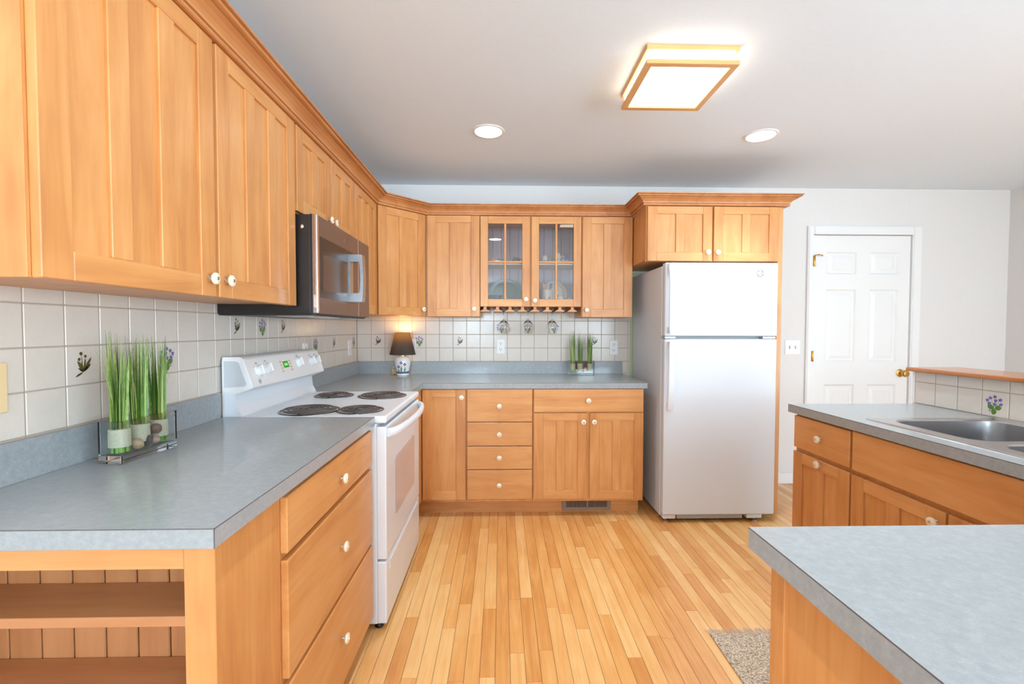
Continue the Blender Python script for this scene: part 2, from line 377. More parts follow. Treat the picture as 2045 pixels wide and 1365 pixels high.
for i in range(5):
    for j in range(7):
        a0, a1, b0, b1 = xs[i], xs[i + 1], zs[j], zs[j + 1]
        if i in (1, 3) and j in (1, 3, 5): raised_panel(mb, a0, a1, b0, b1, yd)
        else: mb.poly([(a0, yd, b0), (a1, yd, b0), (a1, yd, b1), (a0, yd, b1)])
bmesh.ops.remove_doubles(mb.bm, verts=mb.bm.verts[:], dist=0.001)
edge = [e for e in mb.bm.edges if e.is_boundary]
r = bmesh.ops.extrude_edge_only(mb.bm, edges=edge)
for v in [g for g in r['geom'] if isinstance(g, bmesh.types.BMVert)]: v.co.y = yd + 1.4
build('door_leaf', mb, TRIMW, parent=dr)
mb = MB()
for a0, a1, z0, z1 in ((98.45, 100.3, 0, 83.5), (132.8, 135.8, 0, 83.5), (100.3, 132.8, 80.75, 83.5)):
    mb.box(a0, a1, YB - 0.75, YB + 0.1, z0, z1, 0, 0.12)
    mb.box(a0 + 0.35, a1 - 0.35 if a1 - a0 < 4 else a1, YB - 0.9, YB - 0.7, z0, z1 - 0.4, 0, 0.08)
mb.box(132.75, 133.2, YB - 0.1, YB + 4, 0, 80.75); mb.box(99.9, 100.35, YB - 0.1, YB + 4, 0, 80.75)
build('door_casing', mb, TRIMW, parent=dr)
for z in (72.2, 41.6, 10.0):
    mb = MB(); mb.lathe([(0.28, 0), (0.34, 0.1), (0.34, 3.3), (0.28, 3.4)], (100.45, YB - 0.9, z - 1.7), seg=12)
    mb.box(100.5, 101.1, YB - 0.55, YB - 0.4, z - 1.7, z + 1.7)
    if z > 70: mb.tube([(100.5, YB - 1.0, z + 1.8), (101.4, YB - 1.8, z + 1.9), (102.7, YB - 1.2, z + 1.75)], 0.16, 8); mb.ball((102.8, YB - 1.1, z + 1.72), 0.28, 0.28, 0.28)
    build('hinge', mb, BRASS, parent=dr, label='brass hinge with a door stop' if z > 70 else None)
mb = MB(); mb.lathe([(1.25, 0), (1.25, 0.15), (0.9, 0.35), (0.5, 0.5), (0.48, 1.1), (0.8, 1.4), (1.1, 1.8), (1.15, 2.2), (0.9, 2.6), (0.3, 2.75)], (130.1, YB - 0.1, 36.1), (0, -1, 0))
build('door_knob', mb, BRASS, parent=dr, label='round brass knob')
mb = MB()
for a0, a1 in ((75.6, 98.4), (135.8, XR)): mb.box(a0, a1, YB - 0.55, YB + 0.05, 0, 3.6, 0, 0.12)
struct('baseboard_back', mb, TRIMW, 'white baseboard along the back wall', 'baseboard')

# tile fields: real tiles over grout, with the painted sprigs of flowers
def decal(mb, f, o, a, z, kind, rnd, h=1.35):
    """glaze painting on a tile face: kind 'violet' or 'chives'; material slots 2..6"""
    o2 = o + 0.012
    def P(u, v, dz=0.0): return f.p(a + u * h, o2 + dz, z + v * h)
    def leaf(u0, v0, ang, ln, wd, m, dz=0.0):
        pts = []
        for t in (0, .25, .55, .8, 1): pts.append((t * ln, wd * math.sin(math.pi * min(t * 0.9 + 0.05, 1))))
        poly = pts + [(p, -w) for p, w in reversed(pts[1:-1])]
        c, s_ = math.cos(ang), math.sin(ang)
        mb.poly([P(u0 + p * c - w * s_, v0 + p * s_ + w * c, dz) for p, w in poly], m)
    def disc(u, v, r, m, dz=0.0, n=8): mb.poly([P(u + r * math.cos(2 * math.pi * i / n), v + r * math.sin(2 * math.pi * i / n), dz) for i in range(n)], m)
    if kind == 'violet':
        for ang, ln in ((0.3, .85), (math.pi - 0.3, .85), (-1.45, .8)):
            leaf(0.05, -0.5, ang, ln, 0.32, 4)
        for u, v in ((-.6, .6), (0.0, .95), (.5, .72), (-.68, .08), (.02, .0), (.62, .05), (-.1, .45), (.85, .4)):
            leaf(u, v, math.atan2(-.42 - v, .05 - u), math.hypot(u - .05, v + .42) * 0.8, 0.02, 4, 0.003)
            for q in range(5):
                leaf(u, v, rnd.random() * .5 + q * 1.2566, 0.24, 0.085, 2 if q % 2 else 3, 0.006 + 0.001 * q)
        leaf(.5, -.92, 1.0, .22, .08, 3, 0.006)
    else:
        sp = (-.15, -.75)
        for ang, ln, m, w in ((2.05, 1.1, 5, .13), (2.45, .6, 6, .08), (1.0, 1.4, 5, .14), (.75, .95, 6, .11), (1.75, .85, 6, .08), (3.6, .8, 6, .09), (1.35, 1.1, 5, .08)):
            leaf(0.0, -.55, ang, ln, w, m, 0.002)
        for u, v, r in ((-.18, .95, .15), (-.35, .5, .13), (.2, .72, .12)):
            leaf(0, -.5, math.atan2(v + .5, u), math.hypot(u, v + .5), .03, 5, 0.004); disc(u, v, r, 6, 0.006)
TM = [TILE, GROUT, PURPLE, PURPLE2, LEAFG, OLIVE, BROWNG]
def tile_field(name, f, o, a_edges, z_edges, decos, label, clip=None):
    mb = MB(); rnd = random.Random(3); g = 0.055
    mb.fbox(f, a_edges[0], a_edges[-1], o - 0.02, o + 0.20, z_edges[0], z_edges[-1], 1)
    for i in range(len(a_edges) - 1):
        for j in range(len(z_edges) - 1):
            a0, a1, z0, z1 = a_edges[i], a_edges[i + 1], z_edges[j], z_edges[j + 1]
            if clip and clip(a0, a1, z0, z1): continue
            if a1 - a0 < 0.3 or z1 - z0 < 0.3: continue
            mb.fbox(f, a0 + g, a1 - g, o + 0.1, o + 0.26, z0 + g, z1 - g, 0, 0.07)
    for a, z, kd in decos: decal(mb, f, o + 0.262, a, z, kd, rnd)
    return struct(name, mb, TM, label, 'tiles', loc=f.p((a_edges[0] + a_edges[-1]) / 2, o, z_edges[0]))
ZT = [36.0, 39.93, 44.2, 48.45, 52.75, 54.6]
LA = [19.66 + 4.14 * i for i in range(31)]
LA = [a for a in LA if a < YB - 1] + [YB - 0.25]
tile_field('trim_1', FL, XL, LA, ZT, [(50.62, 46.3, 'chives'), (63.0, 46.3, 'violet'), (79.6, 50.6, 'chives'), (87.9, 50.6, 'violet'), (96.2, 50.6, 'chives'), (112.7, 46.3, 'violet'), (125.1, 46.3, 'chives'), (141.7, 46.3, 'violet')],
           'cream tile backsplash with painted herb sprigs on the left wall')
BA = [XL + 0.3] + [-41.1 + 4.304 * i for i in range(0, 20)]
BA = [a for a in BA if a < 41] + [41.3]
ZB = [36.0, 39.93, 44.2, 48.5, 52.8, 57.0]
cx = lambda k: -0.22 + 4.304 * k
tile_field('trim_2', FB, -YB, BA, ZB, [(cx(-9), 46.4, 'chives'), (cx(-6), 46.4, 'violet'), (cx(-3), 46.3, 'chives'), (cx(0), 50.6, 'violet'), (cx(2), 50.6, 'violet'), (cx(4), 50.6, 'violet'), (cx(7), 46.3, 'chives')],
           'cream tile backsplash with painted sprigs on the back wall')
SA = [86.55 - 4.12 * i for i in range(0, 17)][::-1]
tile_field('trim_3', FS, -81.0, SA, [36.02, 40.2, 42.2], [(SA[-5] + 2.06, 38.1, 'violet')], 'cream tiles with painted violets on the half wall behind the sink')
mb = MB(); mb.box(81.0, 86.5, SA[0], 87.2, 0, 42.2); mb.box(80.75, 81.0, 86.6, 87.2, 36.0, 42.2, 0, 0.05)
struct('wall_half', mb, TRIMW, 'white half wall behind the sink counter', 'wall')

# ------------------------------------------------------------------ CABINET PARTS
def knob(f, a, o, z, parent, label=None):
    mb = MB(); c = f.p(a, o, z); d = Vector((f.nx, f.ny, 0))
    mb.lathe([(0.26, -0.02), (0.3, 0.04), (0.19, 0.12), (0.17, 0.45), (0.24, 0.5)], c, d, 14, 1)
    mb.lathe([(0.24, 0.46), (0.56, 0.56), (0.68, 0.74), (0.64, 0.9), (0.4, 1.02), (0.24, 1.04)], c, d, 20, 0)
    mb.lathe([(0.22, 1.03), (0.2, 1.09), (0.0, 1.12)], c, d, 12, 1)
    return build('knob', mb, [CERAM, CHROME], parent=parent, label=label)
def fw(f):                                   # wood with grain along the face, and upright
    return W['z'], (W['y'] if abs(f.ay) > 0.9 else W['x'])
ST, RT, RB, TH = 2.5, 2.0, 2.3, 0.75
def panel_door(f, a0, a1, z0, z1, o, n, parent, kn=None, st=ST):
    mb = MB(); b = 0.07
    mb.fbox(f, a0, a0 + st, o, o + TH, z0, z1, 0, b); mb.fbox(f, a1 - st, a1, o, o + TH, z0, z1, 0, b)
    e = 0.004
    mb.fbox(f, a0 + st - e, a1 - st + e, o + 0.01, o + TH - 0.005, z1 - RT, z1, 1, b); mb.fbox(f, a0 + st - e, a1 - st + e, o + 0.01, o + TH - 0.005, z0, z0 + RB, 1, b)
    ms = 2.2; iw = (a1 - a0 - 2 * st - (n - 1) * ms) / n
    for i in range(n):
        s0 = a0 + st + i * (iw + ms)
        mb.fbox(f, s0 - 0.02, s0 + iw + 0.02, o + 0.12, o + 0.42, z0 + RB - 0.02, z1 - RT + 0.02, 0)
        if i < n - 1: mb.fbox(f, s0 + iw, s0 + iw + ms, o + 0.01, o + TH - 0.005, z0 + RB, z1 - RT, 0, b)
    d = build('door', mb, fw(f), parent=parent)
    if kn: knob(f, kn[0], o + TH, kn[1], d)
    return d
def drawer(f, a0, a1, z0, z1, o, parent, kn=None, name='drawer'):
    mb = MB(); mb.fbox(f, a0, a1, o, o + TH, z0, z1, 0, 0.1)
    d = build(name, mb, [fw(f)[1]], parent=parent)
    if kn: knob(f, kn[0], o + TH, kn[1], d)
    return d
def carcass(x0, x1, y0, y1, z0, z1, parent, mats=None, bev=0.04):
    mb = MB(); mb.box(x0, x1, y0, y1, z0, z1, 0, bev); return build('body', mb, mats or [W['z']], parent=parent)

# ---- upper cabinets, left wall
LF = -33.35; UT = 82.93
c = thing('upper_cabinet', 'large two-door upper cabinet nearest the camera on the left wall', 'cabinet', (XL, 53.4, 53.95))
mb = MB(); mb.box(XL + 0.02, LF, 32.95, 73.7, 54.2, UT, 0, 0.03)
mb.box(LF - 2.2, LF + 0.03, 32.90, 33.0, 53.95, UT, 0, 0.02); mb.box(LF - 0.75, LF, 33.0, 73.7, 53.95, 54.25, 0)
build('body', mb, [W['z']], parent=c)
panel_door(FL, 33.2, 53.05, 53.95, 82.85, LF, 3, c, (51.7, 55.9)); panel_door(FL, 53.65, 73.4, 53.95, 82.85, LF, 3, c, (54.75, 55.95))
c = thing('upper_cabinet', 'short two-door upper cabinet directly above the microwave', 'cabinet', (XL, 88.4, 69.0))
carcass(XL + 0.02, LF, 73.75, 103.0, 69.05, UT, c)
panel_door(FL, 74.1, 88.4, 69.2, 82.85, LF, 2, c, (87.2, 70.75)); panel_door(FL, 88.85, 102.7, 69.2, 82.85, LF, 2, c, (89.6, 70.75))
c = thing('upper_cabinet', 'tall one-door upper cabinet on the left wall just past the microwave', 'cabinet', (XL, 112, 53.95))
carcass(XL + 0.02, LF, 103.05, 121.0, 53.95, UT, c)
panel_door(FL, 103.3, 120.7, 53.95, 82.85, LF, 3, c, (104.6, 55.9))
# ---- diagonal corner cabinet
BF = YB - 12.25
c = thing('corner_cabinet', 'diagonal corner upper cabinet with one two-panel door above the lamp', 'cabinet', (-34, 135, 53.95))
mb = MB(); P, Q = (LF, 121.05), (-21.95, BF + 0.0)
mb.prism('z', [(XL + 0.02, 121.05), P, Q, (-21.95, YB - 0.02), (XL + 0.02, YB - 0.02)], 53.95, UT)
build('body', mb, [W['z']], parent=c)
dl = math.hypot(Q[0] - P[0], Q[1] - P[1]); ux, uy = (Q[0] - P[0]) / dl, (Q[1] - P[1]) / dl
FD = Frame(P[0], P[1], ux, uy, uy, -ux)
panel_door(FD, 0.7, dl - 0.5, 53.95, 82.85, 0, 2, c, (dl - 1.6, 55.85))
# ---- back wall uppers
OB = -BF
c = thing('upper_cabinet', 'one-door upper cabinet on the back wall between the corner and the glass doors', 'cabinet', (-14, YB, 53.85))
carcass(-21.9, -6.15, BF, YB - 0.02, 53.85, UT, c)
panel_door(FB, -21.3, -6.25, 53.85, 82.85, OB, 2, c, (-7.75, 56.0))
c = thing('upper_cabinet', 'one-door upper cabinet on the back wall beside the fridge', 'cabinet', (31, YB, 53.75))
carcass(23.4, 38.35, BF, YB - 0.02, 53.75, UT, c)
panel_door(FB, 23.6, 38.2, 53.75, 82.75, OB, 2, c, (24.85, 55.8))
# ---- glass-door display cabinet
g = thing('glass_cabinet', 'glass-door display cabinet of dishes on the back wall', 'cabinet', (8.6, YB, 56.75))
GX0, GX1, GZ0 = -6.1, 23.35, 56.75
mb = MB()
mb.box(GX0, GX0 + 0.75, BF, YB - 0.05, GZ0, UT); mb.box(GX1 - 0.75, GX1, BF, YB - 0.05, GZ0, UT)
mb.box(GX0 + .75, GX1 - .75, BF, YB - 0.05, GZ0, GZ0 + 0.6); mb.box(GX0 + .75, GX1 - .75, BF, YB - 0.05, UT - 0.75, UT)
mb.box(8.53 - 1.0, 8.53 + 1.0, BF, BF + 0.75, GZ0 + 0.6, UT - 0.75)
build('body', mb, [W['z']], parent=g)
mb = MB(); mb.box(GX0 + .75, GX1 - .75, YB - 0.6, YB - 0.3, GZ0 + 0.6, UT - 0.75, 1)
xx = GX0 + .75
while xx < GX1 - 1:
    mb.box(xx + 0.06, min(xx + 2.7, GX1 - .75) - 0.06, YB - 0.75, YB - 0.5, GZ0 + 0.6, UT - 0.75, 0, 0.06); xx += 2.7
build('back_panel', mb, [BEAD, BEADD], parent=g, label='mauve grooved board lining the cabinet back')
mb = MB(); mb.box(GX0 + .78, GX1 - .78, BF + 1.2, YB - 0.8, 69.1, 69.85, 0, 0.05); build('shelf', mb, SHELFP, parent=g)
for a0, a1, kn in ((-6.0, 8.3, (7.15, 58.85)), (8.75, 23.2, (9.75, 58.5))):
    mb = MB(); z0, z1, b = 56.75, 82.75, 0.07; s0, s1, t0, t1 = a0 + 2.2, a1 - 2.2, z0 + 2.15, z1 - 2.1
    mb.fbox(FB, a0, s0, OB, OB + TH, z0, z1, 0, b); mb.fbox(FB, s1, a1, OB, OB + TH, z0, z1, 0, b)
    mb.fbox(FB, s0, s1, OB, OB + TH - .005, t1, z1, 1, b); mb.fbox(FB, s0, s1, OB, OB + TH - .005, z0, t0, 1, b)
    am = (s0 + s1) / 2
    mb.fbox(FB, am - .32, am + .32, OB + .3, OB + TH - .03, t0, t1, 0, 0.12); mb.fbox(FB, s0, s1, OB + .3, OB + TH - .05, 69.35, 69.95, 1, 0.12)
    d = build('door', mb, fw(FB), parent=g)
    pm = MB(); pm.fbox(FB, s0 - .1, s1 + .1, OB + .2, OB + .29, t0 - .1, t1 + .1); build('pane', pm, CABPANE, parent=d)
    knob(FB, kn[0], OB + TH, kn[1], d)
# stemware rack under it: inverted T rails and the strip they hang from
mb = MB(); 
for i in range(8):
    xc = -4.7 + 3.65 * i
    mb.box(xc - 0.45, xc + 0.45, BF + 0.2, YB - 0.6, 55.95, 56.72)
    mb.prism('y', [(xc - 1.35, 55.35), (xc + 1.35, 55.35), (xc + 1.35, 55.55), (xc + 0.45, 55.97), (xc - 0.45, 55.97), (xc - 1.35, 55.55)], BF + 0.2, YB - 0.6)
rk = build('stemware_rack', mb, [W['y']], loc=(8.6, 139, 55.45)); tag(rk, 'wooden stemware rack of hanging rails under the glass cabinet', 'rack')
# ---- fridge surround
c = thing('fridge_cabinet', 'deep two-door cabinet above the white fridge', 'cabinet', (57, YB, 68.4))
FO = -121.0
mb = MB(); mb.box(38.5, 74.1, 121.0, YB - 0.02, 68.7, UT, 0, 0.03); mb.box(38.5, 74.1, 121.0, 121.75, 68.35, 68.75)
build('body', mb, [W['z']], parent=c)
panel_door(FB, 38.75, 56.05, 68.4, 82.8, FO, 2, c, (54.75, 70.65)); panel_door(FB, 56.5, 73.9, 68.4, 82.8, FO, 2, c, (57.4, 70.65))
mb = MB(); mb.box(74.15, 75.5, 120.95, YB - 0.6, 0.0, UT, 0, 0.05)
p = build('end_panel', mb, [W['z']], loc=(74.8, 133, 0)); tag(p, 'tall narrow wooden panel closing the right side of the fridge bay', 'panel')
# ---- crown mouldings
CP = [(0, 0), (.30, 0), (.34, .12), (.34, .42), (.27, .5), (.27, .62), (.36, .68), (.38, .95), (.46, 1.3), (.60, 1.62), (.76, 1.82), (.70, 1.9), (.70, 2.02), (.88, 2.1), (.92, 2.25), (.92, 2.36), (.84, 2.42), (.84, 2.5), (1.0, 2.55), (1.0, 2.8), (0, 2.8)]
CRW = wood('crown_wood', 'y', (172, 104, 54), (198, 132, 78), (214, 154, 100), var=0.1)
def crown(name, path, proj, z0, label, ext=()):
    """sweep of the crown profile along face lines; outward is to the right of travel"""
    mb = MB(); n = len(path); R = []
    for i in range(n):
        ring = []
        for fr, dz in CP:
            def line(k):
                (xa, ya), (xb, yb) = path[k], path[k + 1]; l = math.hypot(xb - xa, yb - ya); tx, ty = (xb - xa) / l, (yb - ya) / l
                nx, ny = ty, -tx; o = fr * proj[k]; return xa + nx * o, ya + ny * o, tx, ty
            if i == 0: px, py, _, _ = line(0)
            elif i == n - 1:
                px, py, tx, ty = line(n - 2); l = math.hypot(path[-1][0] - path[-2][0], path[-1][1] - path[-2][1]); px += tx * l; py += ty * l
            else:
                ax, ay, tx, ty = line(i - 1); bx, by, sx, sy = line(i); det = tx * sy - ty * sx
                t = ((bx - ax) * sy - (by - ay) * sx) / det; px, py = ax + tx * t, ay + ty * t
            ring.append(Vector((px, py, z0 + dz)))
        R.append(ring)
    mb.rings(R); o = build(name, mb, [CRW], loc=(path[0][0], path[0][1], z0)); return tag(o, label, 'moulding')
crown('crown_moulding', [(LF, 32.9), (LF, 121.05), (-21.95, BF), (38.4, BF)], [3.7, 3.3, 2.8], 82.95, 'stepped wooden crown moulding over the left and back upper cabinets')
crown('crown_moulding', [(38.5, 131.5), (38.5, 121.0), (75.5, 121.0), (75.5, YB - 0.05)], [3.2, 3.1, 3.7], 82.95, 'stepped wooden crown moulding wrapping the top of the fridge cabinet')

# ---- base cabinets, left
BL = -21.65
c = thing('shelf_unit', 'open end shelf unit facing the camera under the near left counter', 'shelves', (-34, 36, 0))
mb = MB(); Y0, YS = 34.45, 39.4
mb.box(-24.0, BL, Y0, Y0 + 0.75, 0, 34.45, 0, 0.05); mb.box(-45.8, -43.6, Y0, Y0 + .75, 0, 34.45, 0, 0.05)
mb.box(-43.6, -24.0, Y0, Y0 + .75, 32.15, 34.45, 1, 0.03); mb.box(-43.6, -24.0, Y0, Y0 + .75, 0, 4.0, 1, 0.03)
mb.box(-22.4, BL, Y0 + .75, 44.2, 0, 34.45, 0, 0.02)
mb.box(-45.8, -45.1, Y0 + .75, 44.2, 0, 34.45, 0)
build('body', mb, [W['z'], W['x']], parent=c)
mb = MB(); mb.box(-45.1, -22.4, YS + 0.25, YS + 0.6, 0, 34.45, 1)
xx = -45.1
while xx < -22.6:
    mb.box(xx + .06, min(xx + 2.73, -22.4) - .06, YS, YS + .3, 0, 34.45, 0, .08); xx += 2.73
build('back_panel', mb, [SHADEDW['z'], SHADOWB], parent=c)
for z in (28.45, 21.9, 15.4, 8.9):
    mb = MB(); mb.box(-45.05, -22.45, Y0 + 0.1, YS - 0.02, z - 0.8, z, 0, 0.04); build('shelf', mb, [SHADEDW['x']], parent=c)
c = thing('base_cabinet', 'three-drawer base cabinet under the near left counter', 'cabinet', (XL + 12, 59, 0))
mb = MB(); mb.box(XL + .1, BL, 44.25, 74.0, 3.2, 34.45, 0, 0.02); mb.box(XL + .1, BL - 3, 44.25, 74.0, 0, 3.2); build('body', mb, [W['z']], parent=c)
for z0, z1, kz in ((28.25, 33.85, 30.9), (15.7, 27.55, 21.95), (3.2, 15.05, 9.75)):
    drawer(FL, 44.45, 73.75, z0, z1, BL, c, (59.0, kz))
# ---- corner and back base cabinets
BO = -120.85
c = thing('corner_base_cabinet', 'corner base cabinet with a narrow one-panel door right of the range', 'cabinet', (-30, 132, 0))
mb = MB(); mb.box(XL + .1, -21.85, 104.6, YB - .02, 4.0, 34.45); mb.box(-21.87, -9.3, 120.85, YB - .02, 4.0, 34.45); build('body', mb, [W['z']], parent=c)
panel_door(FB, -20.85, -9.45, 4.75, 34.2, BO, 1, c, (-10.45, 32.2))
panel_door(FL, 105.2, 120.0, 4.75, 34.2, -21.85, 1, c)
c = thing('base_cabinet', 'four-drawer base cabinet in the back run', 'cabinet', (-.4, 133, 0))
carcass(-9.25, 8.45, 120.85, YB - .02, 4.0, 34.45, c)
for z0, z1, kz in ((25.65, 34.35, 29.9), (19.25, 25.4, 22.35), (12.95, 19.0, 16.15), (4.8, 12.7, 8.8)):
    drawer(FB, -9.0, 8.3, z0, z1, BO, c, (-.48, kz))
c = thing('base_cabinet', 'base cabinet with one wide drawer over two doors beside the fridge', 'cabinet', (23, 133, 0))
carcass(8.5, 38.3, 120.85, YB - .02, 4.0, 34.45, c)
drawer(FB, 8.7, 38.05, 28.2, 34.3, BO, c, (23.2, 31.3))
panel_door(FB, 8.7, 22.95, 4.8, 27.85, BO, 2, c, (21.9, 25.6)); panel_door(FB, 23.7, 38.1, 4.7, 27.85, BO, 2, c, (24.75, 25.6))
mb = MB(); mb.box(-24.2, 37.9, 123.6, 124.2, 0, 3.98, 0); mb.box(-24.8, -24.2, 104.7, 123.6, 0, 3.98, 0)
o = build('toe_kick', mb, [W['x']], loc=(7, 123.6, 0)); tag(o, 'wooden toe-kick board under the back base cabinets', 'board')
# heating register in the toe kick
c = thing('floor_register', 'brown slotted heating register in the toe kick below the back cabinets', 'vent', (23.5, 123.5, 0.6))
mb = MB(); mb.box(16.8, 30.2, 123.25, 123.58, .5, 3.95, 1)
mb.box(16.8, 30.2, 123.05, 123.3, .5, 1.35, 0, .05); mb.box(16.8, 17.8, 123.05, 123.3, 1.35, 3.95, 0, .05); mb.box(29.2, 30.2, 123.05, 123.3, 1.35, 3.95, 0, .05); mb.box(17.8, 29.2, 123.05, 123.3, 3.6, 3.95, 0, .03)
for i in range(25):
    xx = 17.9 + i * .46
    mb.box(xx, xx + (.5 if i == 12 else .2), 123.1, 123.3, 1.35, 3.6, 0)
build('grille', mb, [VENT, SHADOWB], parent=c)

# ---- worktops
def seam(mb, x0, x1, y0, y1, z=36.0):          # the dark glue line along a laminate edge
    mb.box(x0, x1, y0, y1, z - 0.09, z - 0.005, 1)
c = thing('worktop', 'grey laminate worktop at the near left, ending at the range', 'worktop', (-33, 53, 34.5))
mb = MB(); mb.box(XL + .1, -20.6, 32.76, 74.15, 34.5, 36.0, 0, 0.02)
seam(mb, -20.7, -20.592, 32.75, 74.15); seam(mb, XL + .1, -20.592, 32.752, 32.85); mb.box(-20.66, -20.592, 32.752, 32.8, 34.5, 36, 1)
build('top', mb, [LAM, SEAM], parent=c)
mb = MB(); mb.box(XL + .28, XL + 1.0, 20.0, 73.4, 36.0, 39.85, 0, 0.04); mb2 = mb
build('backsplash', mb, LAM, parent=c)
c = thing('worktop', 'L-shaped grey laminate worktop in the back corner under the lamp', 'worktop', (-3, 133, 34.5))
mb = MB(); mb.box(XL + .1, -20.6, 104.6, 119.85, 34.5, 36); mb.box(XL + .1, 39.0, 119.85, YB - .1, 34.5, 36)
seam(mb, -20.66, -20.592, 104.6, 119.85); seam(mb, -20.6, 39.0, 119.842, 119.9); seam(mb, 38.95, 39.008, 119.85, YB - .3)
build('top', mb, [LAM, SEAM], parent=c)
mb = MB(); mb.box(XL + .28, XL + 1.0, 104.6, YB - .28, 36, 39.85, 0, .04); mb.box(XL + 1.0, 38.7, YB - 1.0, YB - .28, 36, 39.85, 0, .04)
build('backsplash', mb, LAM, parent=c)
SK = (58.3, 80.35, 38.0, 71.0)
c = thing('worktop', 'grey laminate worktop on the right holding the sink and the near peninsula', 'worktop', (60, 40, 34.5))
mb = MB(); h0, h1, k0, k1 = SK[0] + .6, SK[1] - .6, SK[2] + .6, SK[3] - .6
mb.box(18.0, 80.95, -14, 32.2, 34.5, 36); mb.box(55.28, 80.95, 32.2, k0, 34.5, 36); mb.box(55.28, 80.95, k1, 85.88, 34.5, 36)
mb.box(55.28, h0, k0, k1, 34.5, 36); mb.box(h1, 80.95, k0, k1, 34.5, 36)
seam(mb, 17.992, 18.1, -14, 32.2); seam(mb, 18, 55.28, 32.1, 32.208); seam(mb, 55.272, 55.4, 32.2, 85.88); seam(mb, 55.28, 80.95, 85.8, 85.888)
build('top', mb, [LAM, SEAM], parent=c)
# ---- sink
c = thing('sink', 'stainless steel double-bowl sink set in the right worktop', 'sink', (69.3, 54.5, 36))
def rrect(x0, x1, y0, y1, r, z, n=6):
    pts = []
    for cx_, cy_, a in ((x1 - r, y1 - r, 0), (x0 + r, y1 - r, 90), (x0 + r, y0 + r, 180), (x1 - r, y0 + r, 270)):
        for i in range(n + 1):
            t = math.radians(a + 90 * i / n); pts.append(Vector((cx_ + r * math.cos(t), cy_ + r * math.sin(t), z)))
    return pts
mb = MB(); ym = 55.0
for y0, y1, b0, b1 in ((ym, SK[3], 56.0, 69.2), (SK[2], ym, 40.0, 54.0)):
    rt = 1.0
    r0 = rrect(SK[0], SK[1], y0, y1, .02, 36.02); r1 = rrect(SK[0] + .12, SK[1] - .12, y0 + (.12 if y0 != ym else 0), y1 - (.12 if y1 != ym else 0), .02, 36.16)
    r2 = rrect(60.4, 77.3, b0 - .25, b1 + .25, 2.8, 36.16); r3 = rrect(60.65, 77.05, b0, b1, 2.6, 36.0); r4 = rrect(60.9, 76.8, b0 + .2, b1 - .2, 2.5, 29.6); r5 = rrect(61.6, 76.1, b0 + .9, b1 - .9, 2.2, 28.9); r6 = rrect(68, 69.7, (b0 + b1) / 2 - .8, (b0 + b1) / 2 + .8, .7, 28.6)
    mb.rings([r0, r1, r2, r3, r4, r5, r6], cap0=False, cap1=True)
mb.smooth = True
build('basin', mb, STEEL, parent=c, recalc=False, angle=30)
for yc_ in (62.6, 47.0):
    mb = MB(); mb.lathe([(1.75, 28.95), (1.7, 29.08), (1.3, 29.05), (1.2, 28.9), (.5, 28.92), (.45, 29.2), (.0, 29.25)], (68.85, yc_, 0), seg=28); build('drain', mb, CHROME, parent=c)
# ---- sink-side base cabinets
SF = -56.75
c = thing('base_cabinet', 'narrow right-hand base cabinet with one drawer over one door', 'cabinet', (68, 78, 0))
mb = MB(); mb.box(56.75, 80.5, 71.05, 85.4, 4, 34.45, 0, .02); mb.box(59.75, 80.5, 71.05, 85.4, 0, 4); build('body', mb, [W['z']], parent=c)
drawer(FS, 71.3, 85.1, 28.0, 34.0, SF, c, (77.8, 31.05)); panel_door(FS, 71.2, 85.2, 4.8, 27.25, SF, 2, c, (77.8, 26.6))
c = thing('base_cabinet', 'sink base cabinet with a wide false drawer front over two doors', 'cabinet', (68, 55, 0))
mb = MB(); mb.box(56.75, 80.5, 39.4, 71.0, 4, 28.2, 0, .02); mb.box(56.75, 58.2, 39.4, 71.0, 28.2, 34.45); mb.box(59.75, 80.5, 39.4, 71.0, 0, 4); build('body', mb, [W['z']], parent=c)
drawer(FS, 39.8, 70.75, 27.95, 34.15, SF, c, name='false_drawer_front')
panel_door(FS, 55.35, 70.8, 4.8, 27.2, SF, 2, c, (56.4, 25.6)); panel_door(FS, 39.8, 55.0, 4.8, 27.2, SF, 2, c, (53.9, 25.6))
c = thing('peninsula_base', 'plain wooden base under the near right peninsula counter', 'cabinet', (48, 10, 0))
mb = MB(); mb.box(19.55, 80.5, -12, 31.5, 0, 34.45, 0, .03); mb.box(19.3, 19.6, 30.0, 31.55, 0, 34.45, 0, .05); mb.box(56.75, 80.5, 31.5, 39.3, 0, 34.45)
build('body', mb, [W['z']], parent=c)
# ---- wooden ledge on the half wall
mb = MB(); mb.box(79.4, 90.2, SA[0] - 2, 87.3, 42.22, 42.95, 0, .22, 3)
o = build('bar_ledge', mb, [CAPW], loc=(85, 55, 42.22)); tag(o, 'varnished oak ledge capping the half wall behind the sink', 'ledge')
